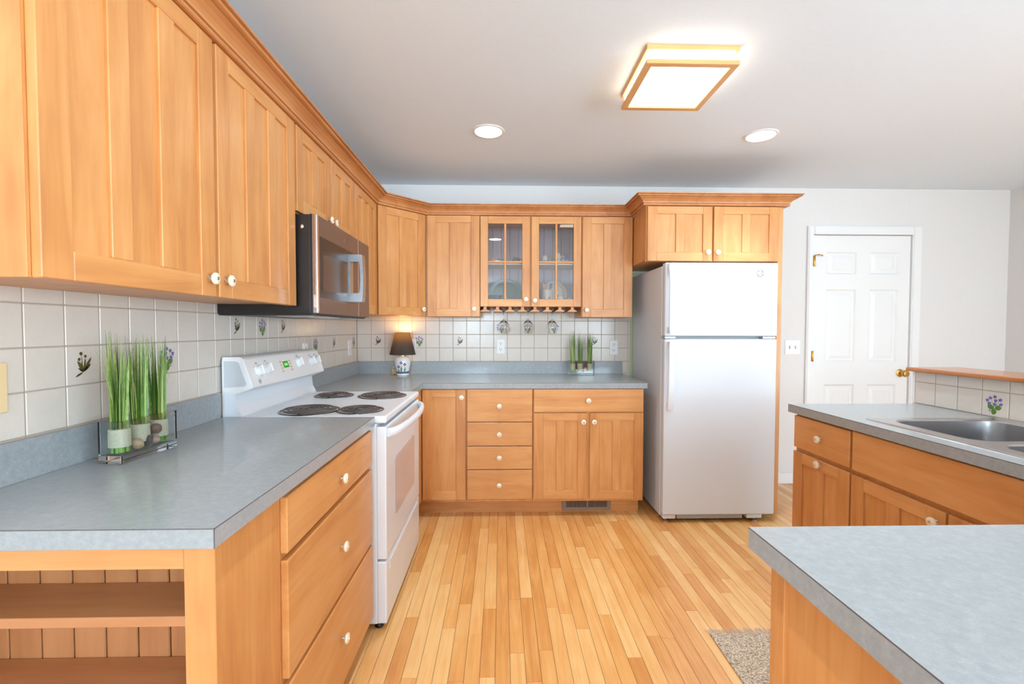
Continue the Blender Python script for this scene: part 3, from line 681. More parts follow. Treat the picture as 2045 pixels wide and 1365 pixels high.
# ------------------------------------------------------------------ RANGE
def text_mesh(txt, size):
    cu = bpy.data.curves.new('t', 'FONT'); cu.body = txt; cu.size = size; cu.align_x = 'CENTER'; cu.align_y = 'CENTER'; cu.extrude = 0.01
    o = bpy.data.objects.new('t', cu); COL.objects.link(o)
    me = bpy.data.meshes.new_from_object(o.evaluated_get(bpy.context.evaluated_depsgraph_get()))
    bpy.data.objects.remove(o); bpy.data.curves.remove(cu)
    V = [v.co.copy() for v in me.vertices]; F = [tuple(p.vertices) for p in me.polygons]; bpy.data.meshes.remove(me); return V, F
def add_text(mb, txt, size, place, m):
    V, F = text_mesh(txt, size); vs_ = [mb.bm.verts.new(place(v)) for v in V]
    for f in F:
        try: mb.bm.faces.new([vs_[i] for i in f]).material_index = m
        except ValueError: pass
def badge(mb, place, r, md, mr):
    """round monogram badge"""
    mb.poly([place(Vector((r * math.cos(i * math.pi / 12), r * math.sin(i * math.pi / 12), 0.0))) for i in range(24)], md)
    A = [[place(Vector((q * math.cos(i * math.pi / 12), q * math.sin(i * math.pi / 12), .02))) for i in range(24)] for q in (r * .98, r * .84)]
    mb.rings(A, mr, cap0=False, cap1=False)
    add_text(mb, 'GE', r * .95, lambda v: place(v + Vector((0, 0, .02))), mr)
    for k in range(4):
        a = math.pi / 4 + k * math.pi / 2
        mb.poly([place(Vector((r * .66 * math.cos(a + d) * s_, r * .66 * math.sin(a + d) * s_, .02))) for d, s_ in ((-.5, 1.0), (-.2, 1.18), (.2, 1.18), (.5, 1.0), (0, .95))], mr)
rg = thing('range', 'white electric coil range between the left worktops', 'range', (-33, 89.5, 0))
RY0, RY1, RF = 74.62, 104.4, -20.5
mb = MB(); mb.box(XL + 1.4, RF, RY0 + .1, RY1 - .1, 1.2, 34.7, 0, .1); build('body', mb, WHITE, parent=rg)
mb = MB()
mb.box(-43.5, -18.85, RY0, RY1, 34.75, 36.0, 0, .35, 3); build('cooktop', mb, WHITE, parent=rg)
BURN = [(-33.4, 79.9, 4.6), (-24.7, 80.1, 3.6), (-35.6, 97.6, 3.6), (-25.3, 97.2, 4.6)]
for bx, by, br in BURN:
    mb = MB(); mb.lathe([(br + .45, 36.0), (br + .45, 36.1), (br + .2, 36.16), (br, 36.02), (br * .8, 35.6), (br * .3, 35.45), (.01, 35.45)], (bx, by, 0), seg=36, cap0=False, cap1=False)
    dp = build('drip_pan', mb, PAN, parent=rg, label='chrome drip pan')
    mb = MB(); pts = []; turns = 5 if br > 4 else 4
    for i in range(turns * 28 + 1):
        t = i / 28; r_ = .75 + (br - .85) * t / turns; a = 2 * math.pi * t
        pts.append((bx + r_ * math.cos(a), by + r_ * math.sin(a), 36.34))
    mb.tube(pts, .2, 6, ry=.15)
    for k in range(3):
        a = .5 + k * 2.094; pass
        mb.tube([(bx, by, 36.13), (bx + (br - .1) * math.cos(a), by + (br - .1) * math.sin(a), 36.13)], .09, 5)
    build('coil', mb, COIL, parent=dp, label='black spiral heating coil')
# backguard with its sloped console
mb = MB()
mb.prism('y', [(XL + .6, 34.7), (-42.2, 34.7), (-42.2, 36.2), (-42.9, 37.5), (-43.2, 40.4), (-43.2, 45.0), (XL + .6, 45.0)], RY0, RY1)
build('backguard', mb, WHITE, parent=rg)
mb = MB()
prof = [(XL + .6, 40.0), (-43.0, 39.6), (-40.55, 40.55), (-40.3, 40.75), (-41.85, 45.35), (-42.3, 45.65), (XL + .6, 45.65)]
mb.prism('y', prof, RY0 - .02, RY1 + .02); bmesh.ops.bevel(mb.bm, geom=mb.bm.edges[:], offset=.12, segments=2, affect='EDGES')
cn = build('console', mb, OFFW, parent=rg)
mb = MB(); mb.prism('y', [(-44.9, 40.7), (-41.6, 40.9), (-41.3, 41.3), (-42.5, 44.7), (-43.0, 45.0), (-44.9, 45.0)], RY0 - .07, RY0)
build('end_inset', mb, plain('pale_grey_enamel', (206, 212, 216), .3), parent=cn, label='pale grey inset on the console end')
q0 = Vector((-40.3, 0, 40.75)); q1 = Vector((-41.85, 0, 45.35)); up = (q1 - q0).normalized(); nr = Vector((up.z, 0, -up.x))
def cons(y, t, h=0.0):                          # point on the sloped console face: t inches up from its lower edge
    p = q0 + up * t + nr * h; return Vector((p.x, y, p.z))
def place_c(y, t, h): return lambda v: cons(y + v.x, t + v.y, h + v.z)
for y, t in ((77.9, 2.55), (80.9, 2.7), (93.4, 2.9), (99.3, 2.7), (102.0, 2.7)):
    mb = MB(); mb.lathe([(1.08, 0), (1.08, .12), (.95, .2), (.85, .7), (.7, .8), (.0, .82)], cons(y, t, .0), nr, 24)
    d1 = Vector((0, 1, 0)) * .14; c0 = cons(y, t, .78)
    mb.hexa([c0 + sy * d1 + su * up * .78 + nr * h for h in (0, .28) for sy, su in ((-1, -1), (1, -1), (1, 1), (-1, 1))], 0, .06)
    build('knob', mb, OFFW, parent=cn)
    mb = MB(); add_text(mb, 'OFF', .34, place_c(y, t + 1.35, .01), 0); pass
    for i in range(9):
        a = math.radians(-40 + i * 32 + 90); mb.lathe([(.05, 0), (.05, .02)], cons(y + 1.28 * math.cos(a), t + 1.28 * math.sin(a), .005), nr, 6)
    build('dial_print', mb, PRINT, parent=cn)
mb = MB(); yc = 87.7
def cq(y0, y1, t0, t1, h, m): mb.hexa([cons(y0, t0, -.05), cons(y1, t0, -.05), cons(y1, t1, -.05), cons(y0, t1, -.05), cons(y0, t0, h), cons(y1, t0, h), cons(y1, t1, h), cons(y0, t1, h)], m)
cq(85.4, 90.4, 1.15, 4.0, .02, 1); cq(86.9, 88.9, 2.25, 3.5, .05, 0)
for i in range(4):
    cq(85.7, 86.5, 1.5 + i * .6, 1.85 + i * .6, .04, 2); cq(89.3, 90.1, 1.5 + i * .6, 1.85 + i * .6, .04, 2)
add_text(mb, '8:08', .75, place_c(87.9, 2.85, .055), 3)
build('clock_panel', mb, [DISPLAY, OFFW, TAN, plain('display_digit', (120, 230, 120), .4, emit=(120, 230, 120), es=1.0)], parent=cn, label='green clock display with tan buttons')
mb = MB(); badge(mb, place_c(77.2, .75, .01), .4, 0, 1); build('badge', mb, [OFFW, PRINT], parent=cn, label='round grey monogram')
# oven door, handle, drawer, feet
mb = MB(); mb.box(RF - .02, -18.9, RY0 + .05, RY1 - .05, 12.1, 34.2, 0, .18, 2)
dr_ = build('oven_door', mb, WHITE, parent=rg)
mb = MB(); pts = [(-18.89, y, z) for y, z in [(p.x, p.y) for p in rrect(80.7, 98.6, 17.0, 27.6, 1.3, 0)]]
mb.extr([Vector(p) for p in pts], [Vector(p) + Vector((.05, 0, 0)) for p in pts]); build('window', mb, OVENW, parent=dr_, label='pale grey oven window')
mb = MB(); pts = []
for i in range(25):
    t = i / 24; y = RY0 + .8 + (RY1 - RY0 - 1.6) * t
    pts.append((-18.7 + 2.0 * min(1, math.sin(math.pi * t) ** .45), y, 33.1))
mb.tube(pts, .5, 10, ry=.75); build('handle', mb, WHITE, parent=dr_)
mb = MB(); mb.box(RF - .02, -18.95, RY0 + .05, RY1 - .05, 1.3, 11.7, 0, .2, 2); mb.box(-18.97, -18.8, RY0 + 2, RY1 - 2, 9.6, 11.2, 0, .15); build('drawer', mb, WHITE, parent=rg)
for y in (RY0 + 1.6, RY1 - 1.6):
    for xx in (-20.6, -42.5):
        mb = MB(); mb.lathe([(.7, 0), (.75, .2), (.5, .5), (.35, 1.25)], (xx, y, 0), seg=12); build('foot', mb, BLACK, parent=rg)
# ------------------------------------------------------------------ MICROWAVE
mw = thing('microwave', 'stainless over-the-range microwave below the short cabinet', 'microwave', (-37, 88.8, 52.3))
MY0, MY1, MZ0, MZ1 = 74.2, 102.95, 52.45, 68.75
mb = MB(); mb.box(XL + .3, -30.75, MY0, MY1, MZ0 + .3, MZ1 - .1, 0, .05); mb.box(XL + .3, -30.6, MY0 + .3, MY1 - .3, MZ0, MZ0 + .4, 0)
mb.box(-30.76, -30.4, MY0 + .15, MY1, MZ0 + .2, MZ1, 0)
mb.lathe([(.35, 0), (.35, .1), (.15, .2)], (-32.0, MY0, 66.7), (0, -1, 0), 12, 1)
build('body', mb, [BLACK, CHROME], parent=mw)
mb = MB(); mb.box(-30.4, -29.6, MY0, 95.3, MZ0 + .35, MZ1 - .05, 0, .08); mb.box(-30.3, -29.55, MY0 - .02, MY0 + .65, MZ0 + .35, MZ1 - .05, 1, .12, 2)
d = build('door', mb, [SLATE, CHROME], parent=mw)
mb = MB(); mb.box(-29.65, -29.57, 75.3, 92.2, 55.4, 65.4, 0, .02); mb.box(-29.6, -29.55, 76.6, 88.6, 56.6, 62.6, 1, .0)
build('window', mb, [DARKGL, plain('window_screen', (78, 58, 46), .25)], parent=d, label='dark glass window')
mb = MB(); pl = lambda v: Vector((-29.58 + v.z, 86.9 + v.x, 66.9 + v.y)); badge(mb, pl, .45, 0, 1); build('badge', mb, [CHROME, PRINT], parent=d, label='round silver monogram')
mb = MB(); mb.box(-30.4, -29.6, 95.5, MY1, MZ0 + .35, MZ1 - .05, 0, .08); build('control_panel', mb, SLATE, parent=mw)
mb = MB(); mb.box(-30.35, -29.62, 95.3, 95.5, MZ0 + .4, MZ1 - .1); build('seam_strip', mb, CHROME, parent=mw)
# the loop handle standing out from the door
mb = MB(); hy0, hy1 = 89.4, 91.2
def loop(xi0, xi1, z0, z1, ch): return [(xi0, z0), (xi1 - ch * .5, z0), (xi1, z0 + ch * 2), (xi1 + .12, (z0 + z1) / 2), (xi1, z1 - ch * 2), (xi1 - ch * .5, z1), (xi0, z1)]
outer = loop(-29.62, -26.95, 55.5, 64.7, .35); inner = loop(-29.3, -27.5, 57.2, 63.3, .35)
A = [[Vector((x_, y_, z_)) for x_, z_ in lp] for y_, lp in ((hy0, outer), (hy1, outer), (hy1, inner), (hy0, inner))]
mb.rings(A, closed=True); build('handle', mb, plain('handle_steel', (176, 180, 186), .25, 1.0), parent=d, label='chrome loop handle')
mb = MB(); mb.box(-37, -31, 76, 83, MZ0 - .12, MZ0 + .05, 0, .04); mb.box(-37, -31, 94, 101, MZ0 - .12, MZ0 + .05, 0, .04); mb.box(-36, -32, 86, 91, MZ0 - .1, MZ0 + .05, 1, .03)
build('grease_filter', mb, [STEEL, OFFW], parent=mw)
# ------------------------------------------------------------------ FRIDGE
fg = thing('fridge', 'white top-freezer fridge under the deep cabinet', 'fridge', (56.5, 130, 0))
FX0, FX1 = 41.9, 71.15
mb = MB(); mb.box(FX0 + .05, FX1 - .05, 118.2, 144.3, 1.0, 66.7, 0, .12); mb.box(FX0 + 1, FX1 - 1, 117.6, 118.25, 1.2, 66.4, 1); mb.box(FX0, FX1, 117.9, 118.25, 47.75, 48.55, 1)
mb.box(FX0 + .2, FX0 + 3, 116.0, 118.0, 47.9, 48.4, 2, .05); mb.box(FX1 - 3.5, FX1 - .2, 116.0, 118.0, 47.9, 48.4, 2, .05)
build('body', mb, [FRIDGEW, GREYP, STEEL], parent=fg)
mb = MB(); mb.box(FX0, FX1, 115.5, 117.75, 48.5, 67.3, 0, .35, 3); fz = build('freezer_door', mb, FRIDGEW, parent=fg)
mb = MB(); mb.box(FX0, FX1, 115.5, 117.75, 2.1, 47.75, 0, .35, 3); fd = build('fridge_door', mb, FRIDGEW, parent=fg)
def fr_handle(z0, z1, zflare, parent):
    mb = MB(); R = []
    n = 24
    for i in range(n + 1):
        t = i / n; z = z0 + (z1 - z0) * t
        d = min(t, 1 - t) * 2; out = .55 + 1.15 * min(1.0, (abs(z - zflare) / 5.0)) ** .7 if zflare is not None else 1
        w = .85 if abs(z - z0) > .6 and abs(z - z1) > .6 else .7
        xm = 43.2; y = 115.55 - out
        R.append([Vector((xm + w * math.cos(a), y + .45 * math.sin(a), z)) for a in [2 * math.pi * j / 12 for j in range(12)]])
    mb.rings(R); mb.smooth = True
    for z in (z0 + .9, z1 - .9): mb.box(42.6, 43.8, 114.3, 115.55, z - .8, z + .8, 0, .2, 2)
    build('handle', mb, WHITE, parent=parent)
fr_handle(49.2, 67.1, 67.3, fz); fr_handle(29.6, 47.2, 29.0, fd)
mb = MB(); badge(mb, lambda v: Vector((66.4 + v.x, 115.49 - v.z, 64.6 + v.y)), .95, 0, 1); build('badge', mb, [TRIMW, PRINT], parent=fz, label='round grey monogram badge')
mb = MB(); mb.box(FX0 + 4, FX1 - 8, 116.3, 117.8, .9, 2.0, 0); mb.box(FX0 + .2, FX0 + 3.5, 115.9, 117.8, 1.0, 2.05, 1, .1); mb.box(FX1 - 7, FX1 - 3, 115.9, 117.8, 1.0, 2.05, 1, .1)
for xx in (FX0 + 1.2, FX1 - 4.6): mb.lathe([(.8, 0), (.8, .35), (.3, .5), (.3, 1.2)], (xx, 116.9, 0), seg=12, m=2)
build('base_grille', mb, [GREYP, FRIDGEW, STEEL], parent=fg)
# ------------------------------------------------------------------ CEILING LIGHTS
cl = thing('ceiling_light', 'square oak-framed lit ceiling light', 'light', (30.7, 80.7, HC))
X0, X1, Y0_, Y1_ = 23.1, 38.1, 72.9, 88.5
mb = MB(); mb.box(X0 + .5, X1 - .5, Y0_ + .5, Y1_ - .5, 92.85, 95.4); build('diffuser', mb, ACRYL, parent=cl, label='glowing white acrylic box')
for z0, z1, wd, nm in ((94.75, 95.49, .75, 'upper_frame'), (92.5, 93.2, 1.05, 'lower_frame')):
    mb = MB()
    mb.box(X0, X1, Y0_, Y0_ + wd, z0, z1, 0, .04); mb.box(X0, X1, Y1_ - wd, Y1_, z0, z1, 0, .04); mb.box(X0, X0 + wd, Y0_ + wd, Y1_ - wd, z0, z1, 1, .04); mb.box(X1 - wd, X1, Y0_ + wd, Y1_ - wd, z0, z1, 1, .04)
    build(nm, mb, [FIXW['x'], FIXW['y']], parent=cl)
def can(x_, y_, lab):
    c = thing('recessed_light', lab, 'light', (x_, y_, HC), group='recessed ceiling lights')
    mb = MB(); mb.lathe([(3.05, -.02), (3.1, -.22), (3.6, -.16), (3.75, -.0)], (x_, y_, HC), seg=36, cap0=False, cap1=False); build('trim_ring', mb, TRIMW, parent=c)
    mb = MB(); mb.lathe([(3.08, -.03), (3.05, -.12), (2.0, -.2), (.01, -.22)], (x_, y_, HC), seg=32, cap0=False); build('lens', mb, CANLENS, parent=c)
    l = bpy.data.lights.new('can_spot', 'SPOT'); l.energy = 42; l.color = (.86, .93, 1.0); l.spot_size = math.radians(92); l.spot_blend = 1.0; l.shadow_soft_size = .03
    o = bpy.data.objects.new('can_spot', l); COL.objects.link(o); o.parent = c; o.location = (0, 0, -.045)
    return c
a = can(-2.95, 105.6, 'round lit recessed ceiling light left of the square fixture')
dup(a, (63.5, .5, 0), 'round lit recessed ceiling light right of the square fixture')
for x_, y_ in ((-2.95, 34), (60.5, 34), (-2.95, -40), (60.5, -40), (124, 30), (124, -50)):  # added cans out of view, put in to brighten floor and ceiling
    dup(a, (x_ + 2.95, y_ - 105.6, 0), 'added recessed ceiling light out of view that brightens the room')
# ------------------------------------------------------------------ WALL PLATES
def plate(f, o, a, z, kind, label, mat=OFFW, name='wall_outlet', cat='outlet'):
    c = thing(name, label, cat, f.p(a, o, z - 2.3)); w = 1.3 if kind != 'switch' else 2.45
    if kind == 'wide': w = 1.45
    mb = MB(); mb.fbox(f, a - w, a + w, o, o + .22, z - 2.3, z + 2.3, 0, .08, 2); build('plate', mb, mat, parent=c)
    if kind == 'duplex' or kind == 'gfci':
        for dz in (-.95, .95):
            mb = MB()
            if kind == 'duplex': mb.lathe([(.68, .18), (.68, .3), (.0, .3)], f.p(a, o, z + dz), Vector((f.nx, f.ny, 0)), 20, 0)
            else: mb.fbox(f, a - .65, a + .65, o + .18, o + .3, z + dz - .85, z + dz + .85, 0, .03)
            for da in (-.24, .24): mb.fbox(f, a + da - .06, a + da + .06, o + .25, o + .312, z + dz - .02, z + dz + .34, 1)
            mb.lathe([(.12, .25), (.12, .312)], f.p(a, o, z + dz - .32), Vector((f.nx, f.ny, 0)), 8, 1)
            build('socket', mb, [mat, SHADOWB], parent=c)
    elif kind == 'switch':
        for da in (-.95, .95):
            mb = MB(); mb.fbox(f, a + da - .22, a + da + .22, o + .2, o + .26, z - .5, z + .5, 1); mb.fbox(f, a + da - .14, a + da + .14, o + .2, o + .6, z - .05 , z + .35, 0, .05); build('toggle', mb, [mat, GREYP], parent=c)
    return c
plate(FB, -YB + .26, -.15, 44.65, 'duplex', 'white duplex outlet in the back tiles below the hanging glasses')
plate(FB, -YB + .26, 36.05, 44.35, 'gfci', 'white outlet with square sockets in the back tiles beside the fridge')
plate(FB, -YB + .26, -28.2, 44.7, 'blank', 'white wall plate mostly hidden behind the lamp shade', name='wall_plate', cat='wall plate')
plate(FL, XL + .26, 106.6, 44.6, 'duplex', 'white outlet on the left tiles just behind the range console')
plate(FL, XL + .26, 137.5, 44.6, 'duplex', 'white outlet on the left tiles near the back corner')
plate(FL, XL + .26, 41.35, 44.9, 'wide', 'yellowed almond wall plate at the left edge of the picture', ALMOND, name='wall_plate', cat='wall plate')
plate(FB, -YB, 94.35, 44.45, 'switch', 'white double light switch between fridge panel and door', name='light_switch', cat='switch')
# ------------------------------------------------------------------ LAMP
LX, LY = -30.45, 141.2
lm = thing('table_lamp', 'small lit table lamp with dark shade on the back worktop', 'lamp', (LX, LY, 36))
mb = MB(); mb.lathe([(1.75, 36), (1.95, 36.05), (1.95, 36.35), (1.85, 36.5), (1.95, 37.2), (2.2, 38.4), (2.42, 39.6), (2.45, 40.3), (2.25, 41.1), (1.75, 41.6), (1.15, 41.75), (1.1, 41.9)], (LX, LY, 0), seg=36, m=[0, 0, 0, 1, 0, 0, 0, 0, 0, 0, 0])
# painted irises on the jar
rnd = random.Random(5)
def jar(u, z):                                  # point on the jar: u = inches round from the front, z up
    prof = [(36.5, 1.85), (37.2, 1.95), (38.4, 2.2), (39.6, 2.42), (40.3, 2.45), (41.1, 2.25)]
    for (z0, r0), (z1, r1) in zip(prof, prof[1:]):
        if z <= z1: r_ = r0 + (r1 - r0) * max(0, (z - z0)) / (z1 - z0); break
    r_ += .02; a = u / r_ + .06; return Vector((LX + r_ * math.sin(a), LY - r_ * math.cos(a), z))
for u0, zt in ((-.95, 38.7), (-.1, 39.9), (1.0, 39.4)):
    for du, top, m in ((-.22, zt - .9, 3), (0, zt, 3), (.2, zt - .7, 3), (.05, zt - 1.2, 4)):
        b = u0 + .3 * (0 if u0 < 0.5 else -1)
        mb.poly([jar(b + du * .4 - .05, 37.0), jar(b + du * .4 + .05, 37.0), jar(u0 + du + .09, (37 + top) / 2), jar(u0 + du, top), jar(u0 + du - .09, (37 + top) / 2)], m)
    for du, dz in ((-.28, 0), (.28, 0), (0, .35), (-.12, -.2), (.14, -.18)):
        mb.poly([jar(u0 + du + .22 * math.cos(t), zt + dz + .2 * math.sin(t)) for t in [i * math.pi / 4 for i in range(8)]], 2)
build('jar_base', mb, [plain('jar_white', (236, 234, 232), .15, coat=.5), DISHB, PURPLE2, plain('iris_leaf', (96, 140, 120), .3), DISHT], parent=lm, label='white ceramic jar painted with blue irises')
mb = MB(); mb.lathe([(1.0, 41.9), (1.0, 42.15), (.5, 42.2), (.45, 43.6), (.6, 43.7), (.6, 45)], (LX, LY, 0), seg=20); build('socket', mb, BRASS, parent=lm)
mb = MB(); mb.ball((LX, LY, 46.3), .95, .95, 1.3); build('bulb', mb, BULB, parent=lm)
mb = MB(); mb.lathe([(3.95, 42.3), (2.28, 49.15), (2.22, 49.15), (3.89, 42.3), (3.95, 42.3)], (LX, LY, 0), seg=40, cap0=False, cap1=False); build('lamp_shade', mb, SHADE, parent=lm, label='charcoal cloth shade glowing amber at the top')
mb = MB()
pts = []
for i in range(60):
    t = i / 59; a = t * 2 * math.pi * 3.5; pts.append((LX - 2.75 + .65 * math.cos(a), LY + 1.1 + .5 * math.sin(a), 36.15 + 1.9 * t + .3 * math.sin(a)))
pts = [(LX - 1.6, LY + 1.3, 36.15)] + pts; mb.tube(pts, .13, 6)
CORD = plain('amber_lit_cord', (240, 206, 150), .5); build('cord', mb, CORD, parent=lm); mb = MB()  # white cord with the lamp's amber light put into its colour
mb.tube([(LX + 1.6, LY + 1.0, 36.12), (LX + 2.4, LY + .4, 36.15), (LX + 2.75, LY + .9, 36.6), (LX + 2.4, LY + 1.7, 37.0), (LX + 1.5, LY + 1.9, 36.6)], .09, 6)
build('cord', mb, CORD, parent=lm)
pl_ = bpy.data.lights.new('lamp_bulb_light', 'POINT'); pl_.energy = 1.3; pl_.color = (1.0, .66, .28); pl_.shadow_soft_size = .03
po = bpy.data.objects.new('lamp_bulb_light', pl_); COL.objects.link(po); po.location = Vector((LX, LY, 48.35)) * S
# ------------------------------------------------------------------ GRASS VASES
def vase(cx_, cy_, ln, dp, h, ang, label):
    R = Matrix.Rotation(ang, 3, 'Z')
    def T(u, v, z): return Vector((cx_, cy_, 36)) + R @ Vector((u, v, 0)) + Vector((0, 0, z))
    v_ = thing('glass_vase', label, 'vase', (cx_, cy_, 36))
    hl, hd, t, fl = ln / 2, dp / 2, .16, .85
    mb = MB()
    def rr(a, b, z): return [T(p.x, p.y, z) for p in rrect(-a, a, -b, b, .18, 0, 3)]
    mb.rings([rr(hl - .05, hd - .05, 0.01), rr(hl, hd, .08), rr(hl, hd, h), rr(hl - t, hd - t, h), rr(hl - t, hd - t, fl), ], cap0=True, cap1=True)
    build('glass', mb, VASEG, parent=v_)
    return T
def bundle(T, u, v, top, r, label, seed, n=70, wisps=11, lean=0.0):
    rnd = random.Random(seed); b = T(u, v, 1.0)
    t_ = thing('grass_bundle', label, 'grass', b)
    mb = MB()
    for i in range(n):
        a = rnd.random() * 6.283; q = math.sqrt(rnd.random()); r0 = q * r * .85
        h = top * rnd.uniform(.72, 1.0) if i % 3 else top * rnd.uniform(.4, .9)
        sp = r0 * 1.25 + rnd.uniform(-.12, .3); wob = rnd.uniform(-.15, .15)
        pts = []
        for k in range(5):
            s_ = k / 4; rr_ = r0 * .9 + (sp - r0 * .9) * s_ ** 1.6
            pts.append(T(u + rr_ * math.cos(a) + wob * s_ * s_ + lean * s_, v + rr_ * math.sin(a) * .9, 1.15 + (h - 1.15) * s_))
        w0 = rnd.choice((.05, .08, .13, .2))
        mb.ribbon(pts, [w0 * .8, w0, w0 * .9, w0 * .6, .012], Vector((math.cos(a) + .01, math.sin(a), 0)))
    for i in range(wisps):
        a = rnd.random() * 6.283; ex = rnd.uniform(1.2, 2.3); h = top * rnd.uniform(.75, .97); pts = []
        for k in range(6):
            s_ = k / 5; rr_ = r * .6 + ex * s_ ** 2.2
            pts.append(T(u + rr_ * math.cos(a), v + rr_ * math.sin(a) * .6, 3.5 + (h - 3.5) * s_))
        mb.ribbon(pts, [.05, .045, .04, .03, .02, .008], Vector((0, 0, 1)).cross(Vector((math.cos(a), math.sin(a), 0))))
    build('blades', mb, GRASS, parent=t_)
    mb = MB()
    for i in range(14):
        a = i * 2.4; q = r * .8 * math.sqrt((i + .5) / 14); c0 = T(u + q * math.cos(a), v + q * math.sin(a), 1.02)
        mb.tube([c0, c0 + Vector((0, 0, 1.6))], .2, 6)
    build('stalks', mb, STALK, parent=t_, label='bright green cut stalk ends')
    mb = MB(); mb.lathe([(r * .98, 1.6), (r * 1.06, 1.65), (r * 1.04, 3.5), (r * .97, 3.55)], T(u, v, 0), seg=20); build('band', mb, RAFFIA, parent=t_, label='cream raffia band')
def stone(T, u, v, z, rx, ry, rz, m, label, rot):
    mb = MB(); c = T(u, v, z); mb.ball(c, rx, ry, rz, rot=Matrix.Rotation(rot[0], 3, 'X') @ Matrix.Rotation(rot[1], 3, 'Y')); o = build('stone', mb, STONES[m], loc=c); tag(o, label, 'stone')
T = vase(-40.95, 52.25, 7.4, 2.75, 4.45, R90 - .085, 'rectangular glass vase on the near left worktop')
pos = 'in the near left vase'
bundle(T, -2.5, .0, 14.2, .88, 'tall bundle of green grass at the near end of the left vase', 11)
bundle(T, .0, .05, 14.0, .88, 'bundle of green grass standing in the middle of the left vase', 12)
bundle(T, 2.6, .1, 13.6, .85, 'bundle of green grass at the far end of the left vase', 13)
stone(T, -1.15, -.65, 1.55, .68, .5, .6, 0, 'smooth tan stone in the left vase nearest the first grass bundle', (.2, .2))
stone(T, .05, -.85, 1.62, .42, .3, .75, 1, 'dark grey oval stone leaning in the left vase', (.0, .5))
stone(T, 1.25, -.75, 2.75, .62, .42, .6, 2, 'round brown stone on top of the pile in the left vase', (.1, .1))
stone(T, 1.45, -.4, 1.4, .5, .5, .45, 3, 'pinkish stone at the bottom of the left vase', (.3, .1))
stone(T, 1.3, .55, 2.4, .55, .45, .75, 1, 'dark stone behind the brown one in the left vase', (.3, -.4))
T = vase(24.9, 140.8, 7.9, 2.6, 4.45, 0, 'rectangular glass vase on the back worktop')
bundle(T, -2.65, 0, 14.1, .8, 'bundle of green grass at the left end of the back vase', 21, 55, 3)
bundle(T, -.35, .1, 13.6, .8, 'bundle of green grass standing in the middle of the back vase', 22, 55, 2)
bundle(T, 2.7, 0, 13.4, .8, 'bundle of green grass at the right end of the back vase', 23, 55, 3)
stone(T, 1.2, -.5, 1.7, .65, .5, .75, 3, 'pale pink stone in the back vase left of the right bundle', (.1, .2))
stone(T, .45, -.2, 1.4, .5, .5, .45, 2, 'brown stone low in the middle of the back vase', (.2, .1))
stone(T, -1.5, -.4, 1.4, .5, .45, .45, 0, 'tan stone between the left and middle bundles of the back vase', (.2, .1))
# ------------------------------------------------------------------ HANGING WINE GLASSES
def wineglass(x_, y_, label):
    """upside-down stem glass: foot resting on the rails, bowl below"""
    c = thing('wine_glass', label, 'glass', (x_, y_, 48.9), group='wine glasses hanging from the rack')
    mb = MB(); z = 56.0
    mb.lathe([(1.3, z), (1.33, z + .06), (.9, z + .14), (.2, z + .3), (0.0, z + .32)][::-1] + [(.3, z - .05), (.13, z - .5), (.11, z - 2.2), (.16, z - 2.9), (.6, z - 3.25), (1.3, z - 3.95), (1.68, z - 4.9), (1.72, z - 5.4), (1.55, z - 6.3), (1.2, z - 7.1),
              (1.14, z - 7.1), (1.48, z - 6.3), (1.65, z - 5.4), (1.61, z - 4.9), (1.23, z - 4.05), (.5, z - 3.4), (0.0, z - 3.3)], (x_, y_, 0), seg=32)
    build('bowl_and_stem', mb, GLASS, parent=c); return c
wg = wineglass(.78, 137.2, 'leftmost of the three wine glasses hanging upside down')
dup(wg, (7.3, 0, 0), 'middle one of the three wine glasses hanging upside down')
dup(wg, (14.6, 0, 0), 'rightmost of the three wine glasses hanging upside down')
# ------------------------------------------------------------------ DISHES IN THE GLASS CABINET
FZ, SZ = GZ0 + .6, 69.85
def oval_plate(xc, yc, z0, rx, rz, mat, label, name, scal=0):
    mb = MB(); zc = z0 + rz; R = []
    lean = Vector((0, .22, .975))
    for fr, dy in ((1.0, 0), (1.0, -.12), (.95, -.18), (.74, .12), (.70, .28), (.02, .3), (.02, .42), (.7, .42), (.78, .25), (1.0, .02)):
        ring = []
        for j in range(40):
            a = 2 * math.pi * j / 40; k = 1 + (.025 * math.cos(a * scal) if scal and fr > .9 else 0)
            p = Vector((xc + rx * fr * k * math.cos(a), yc + dy, 0)) + lean * (rz * fr * k * math.sin(a)); p.z += zc * 1.0; ring.append(p)
        R.append(ring)
    mb.rings(R, cap0=False, cap1=False, closed=True); mb.smooth = True
    tag(build(name, mb, mat, loc=(xc, yc, z0)), label, 'plate')
oval_plate(1.3, 142.3, FZ + .1, 5.3, 4.3, DISHG, 'large oval grey-green platter standing behind the left glass door', 'platter', 16)
oval_plate(16.6, 142.2, FZ + .1, 3.9, 4.0, DISHC, 'pale round plate standing behind the right glass door', 'plate')
for i in range(5):
    mb = MB(); z = FZ + .02 + i * .32; mb.lathe([(1.9, 0), (2.0, .03), (3.3, .3), (3.4, .36), (3.2, .36), (1.9, .12), (0.01, .12)], (-1.6, 138.6, z), seg=32)
    tag(build('plate', mb, DISHG, loc=(-1.6, 138.6, z)), 'grey-green plate in the low stack behind the left glass door', 'plate', group='stacked plates behind the left glass door')
mb = MB(); z = FZ + 5 * .32 + .2; mb.lathe([(1.4, 0), (1.5, .1), (2.1, .9), (2.25, 1.3), (2.15, 1.3), (1.9, .9), (1.2, .25), (.01, .25)], (-1.9, 138.8, z), seg=28)
tag(build('bowl', mb, DISHT, loc=(-1.9, 138.8, z)), 'dark teal bowl on top of the plate stack', 'bowl')
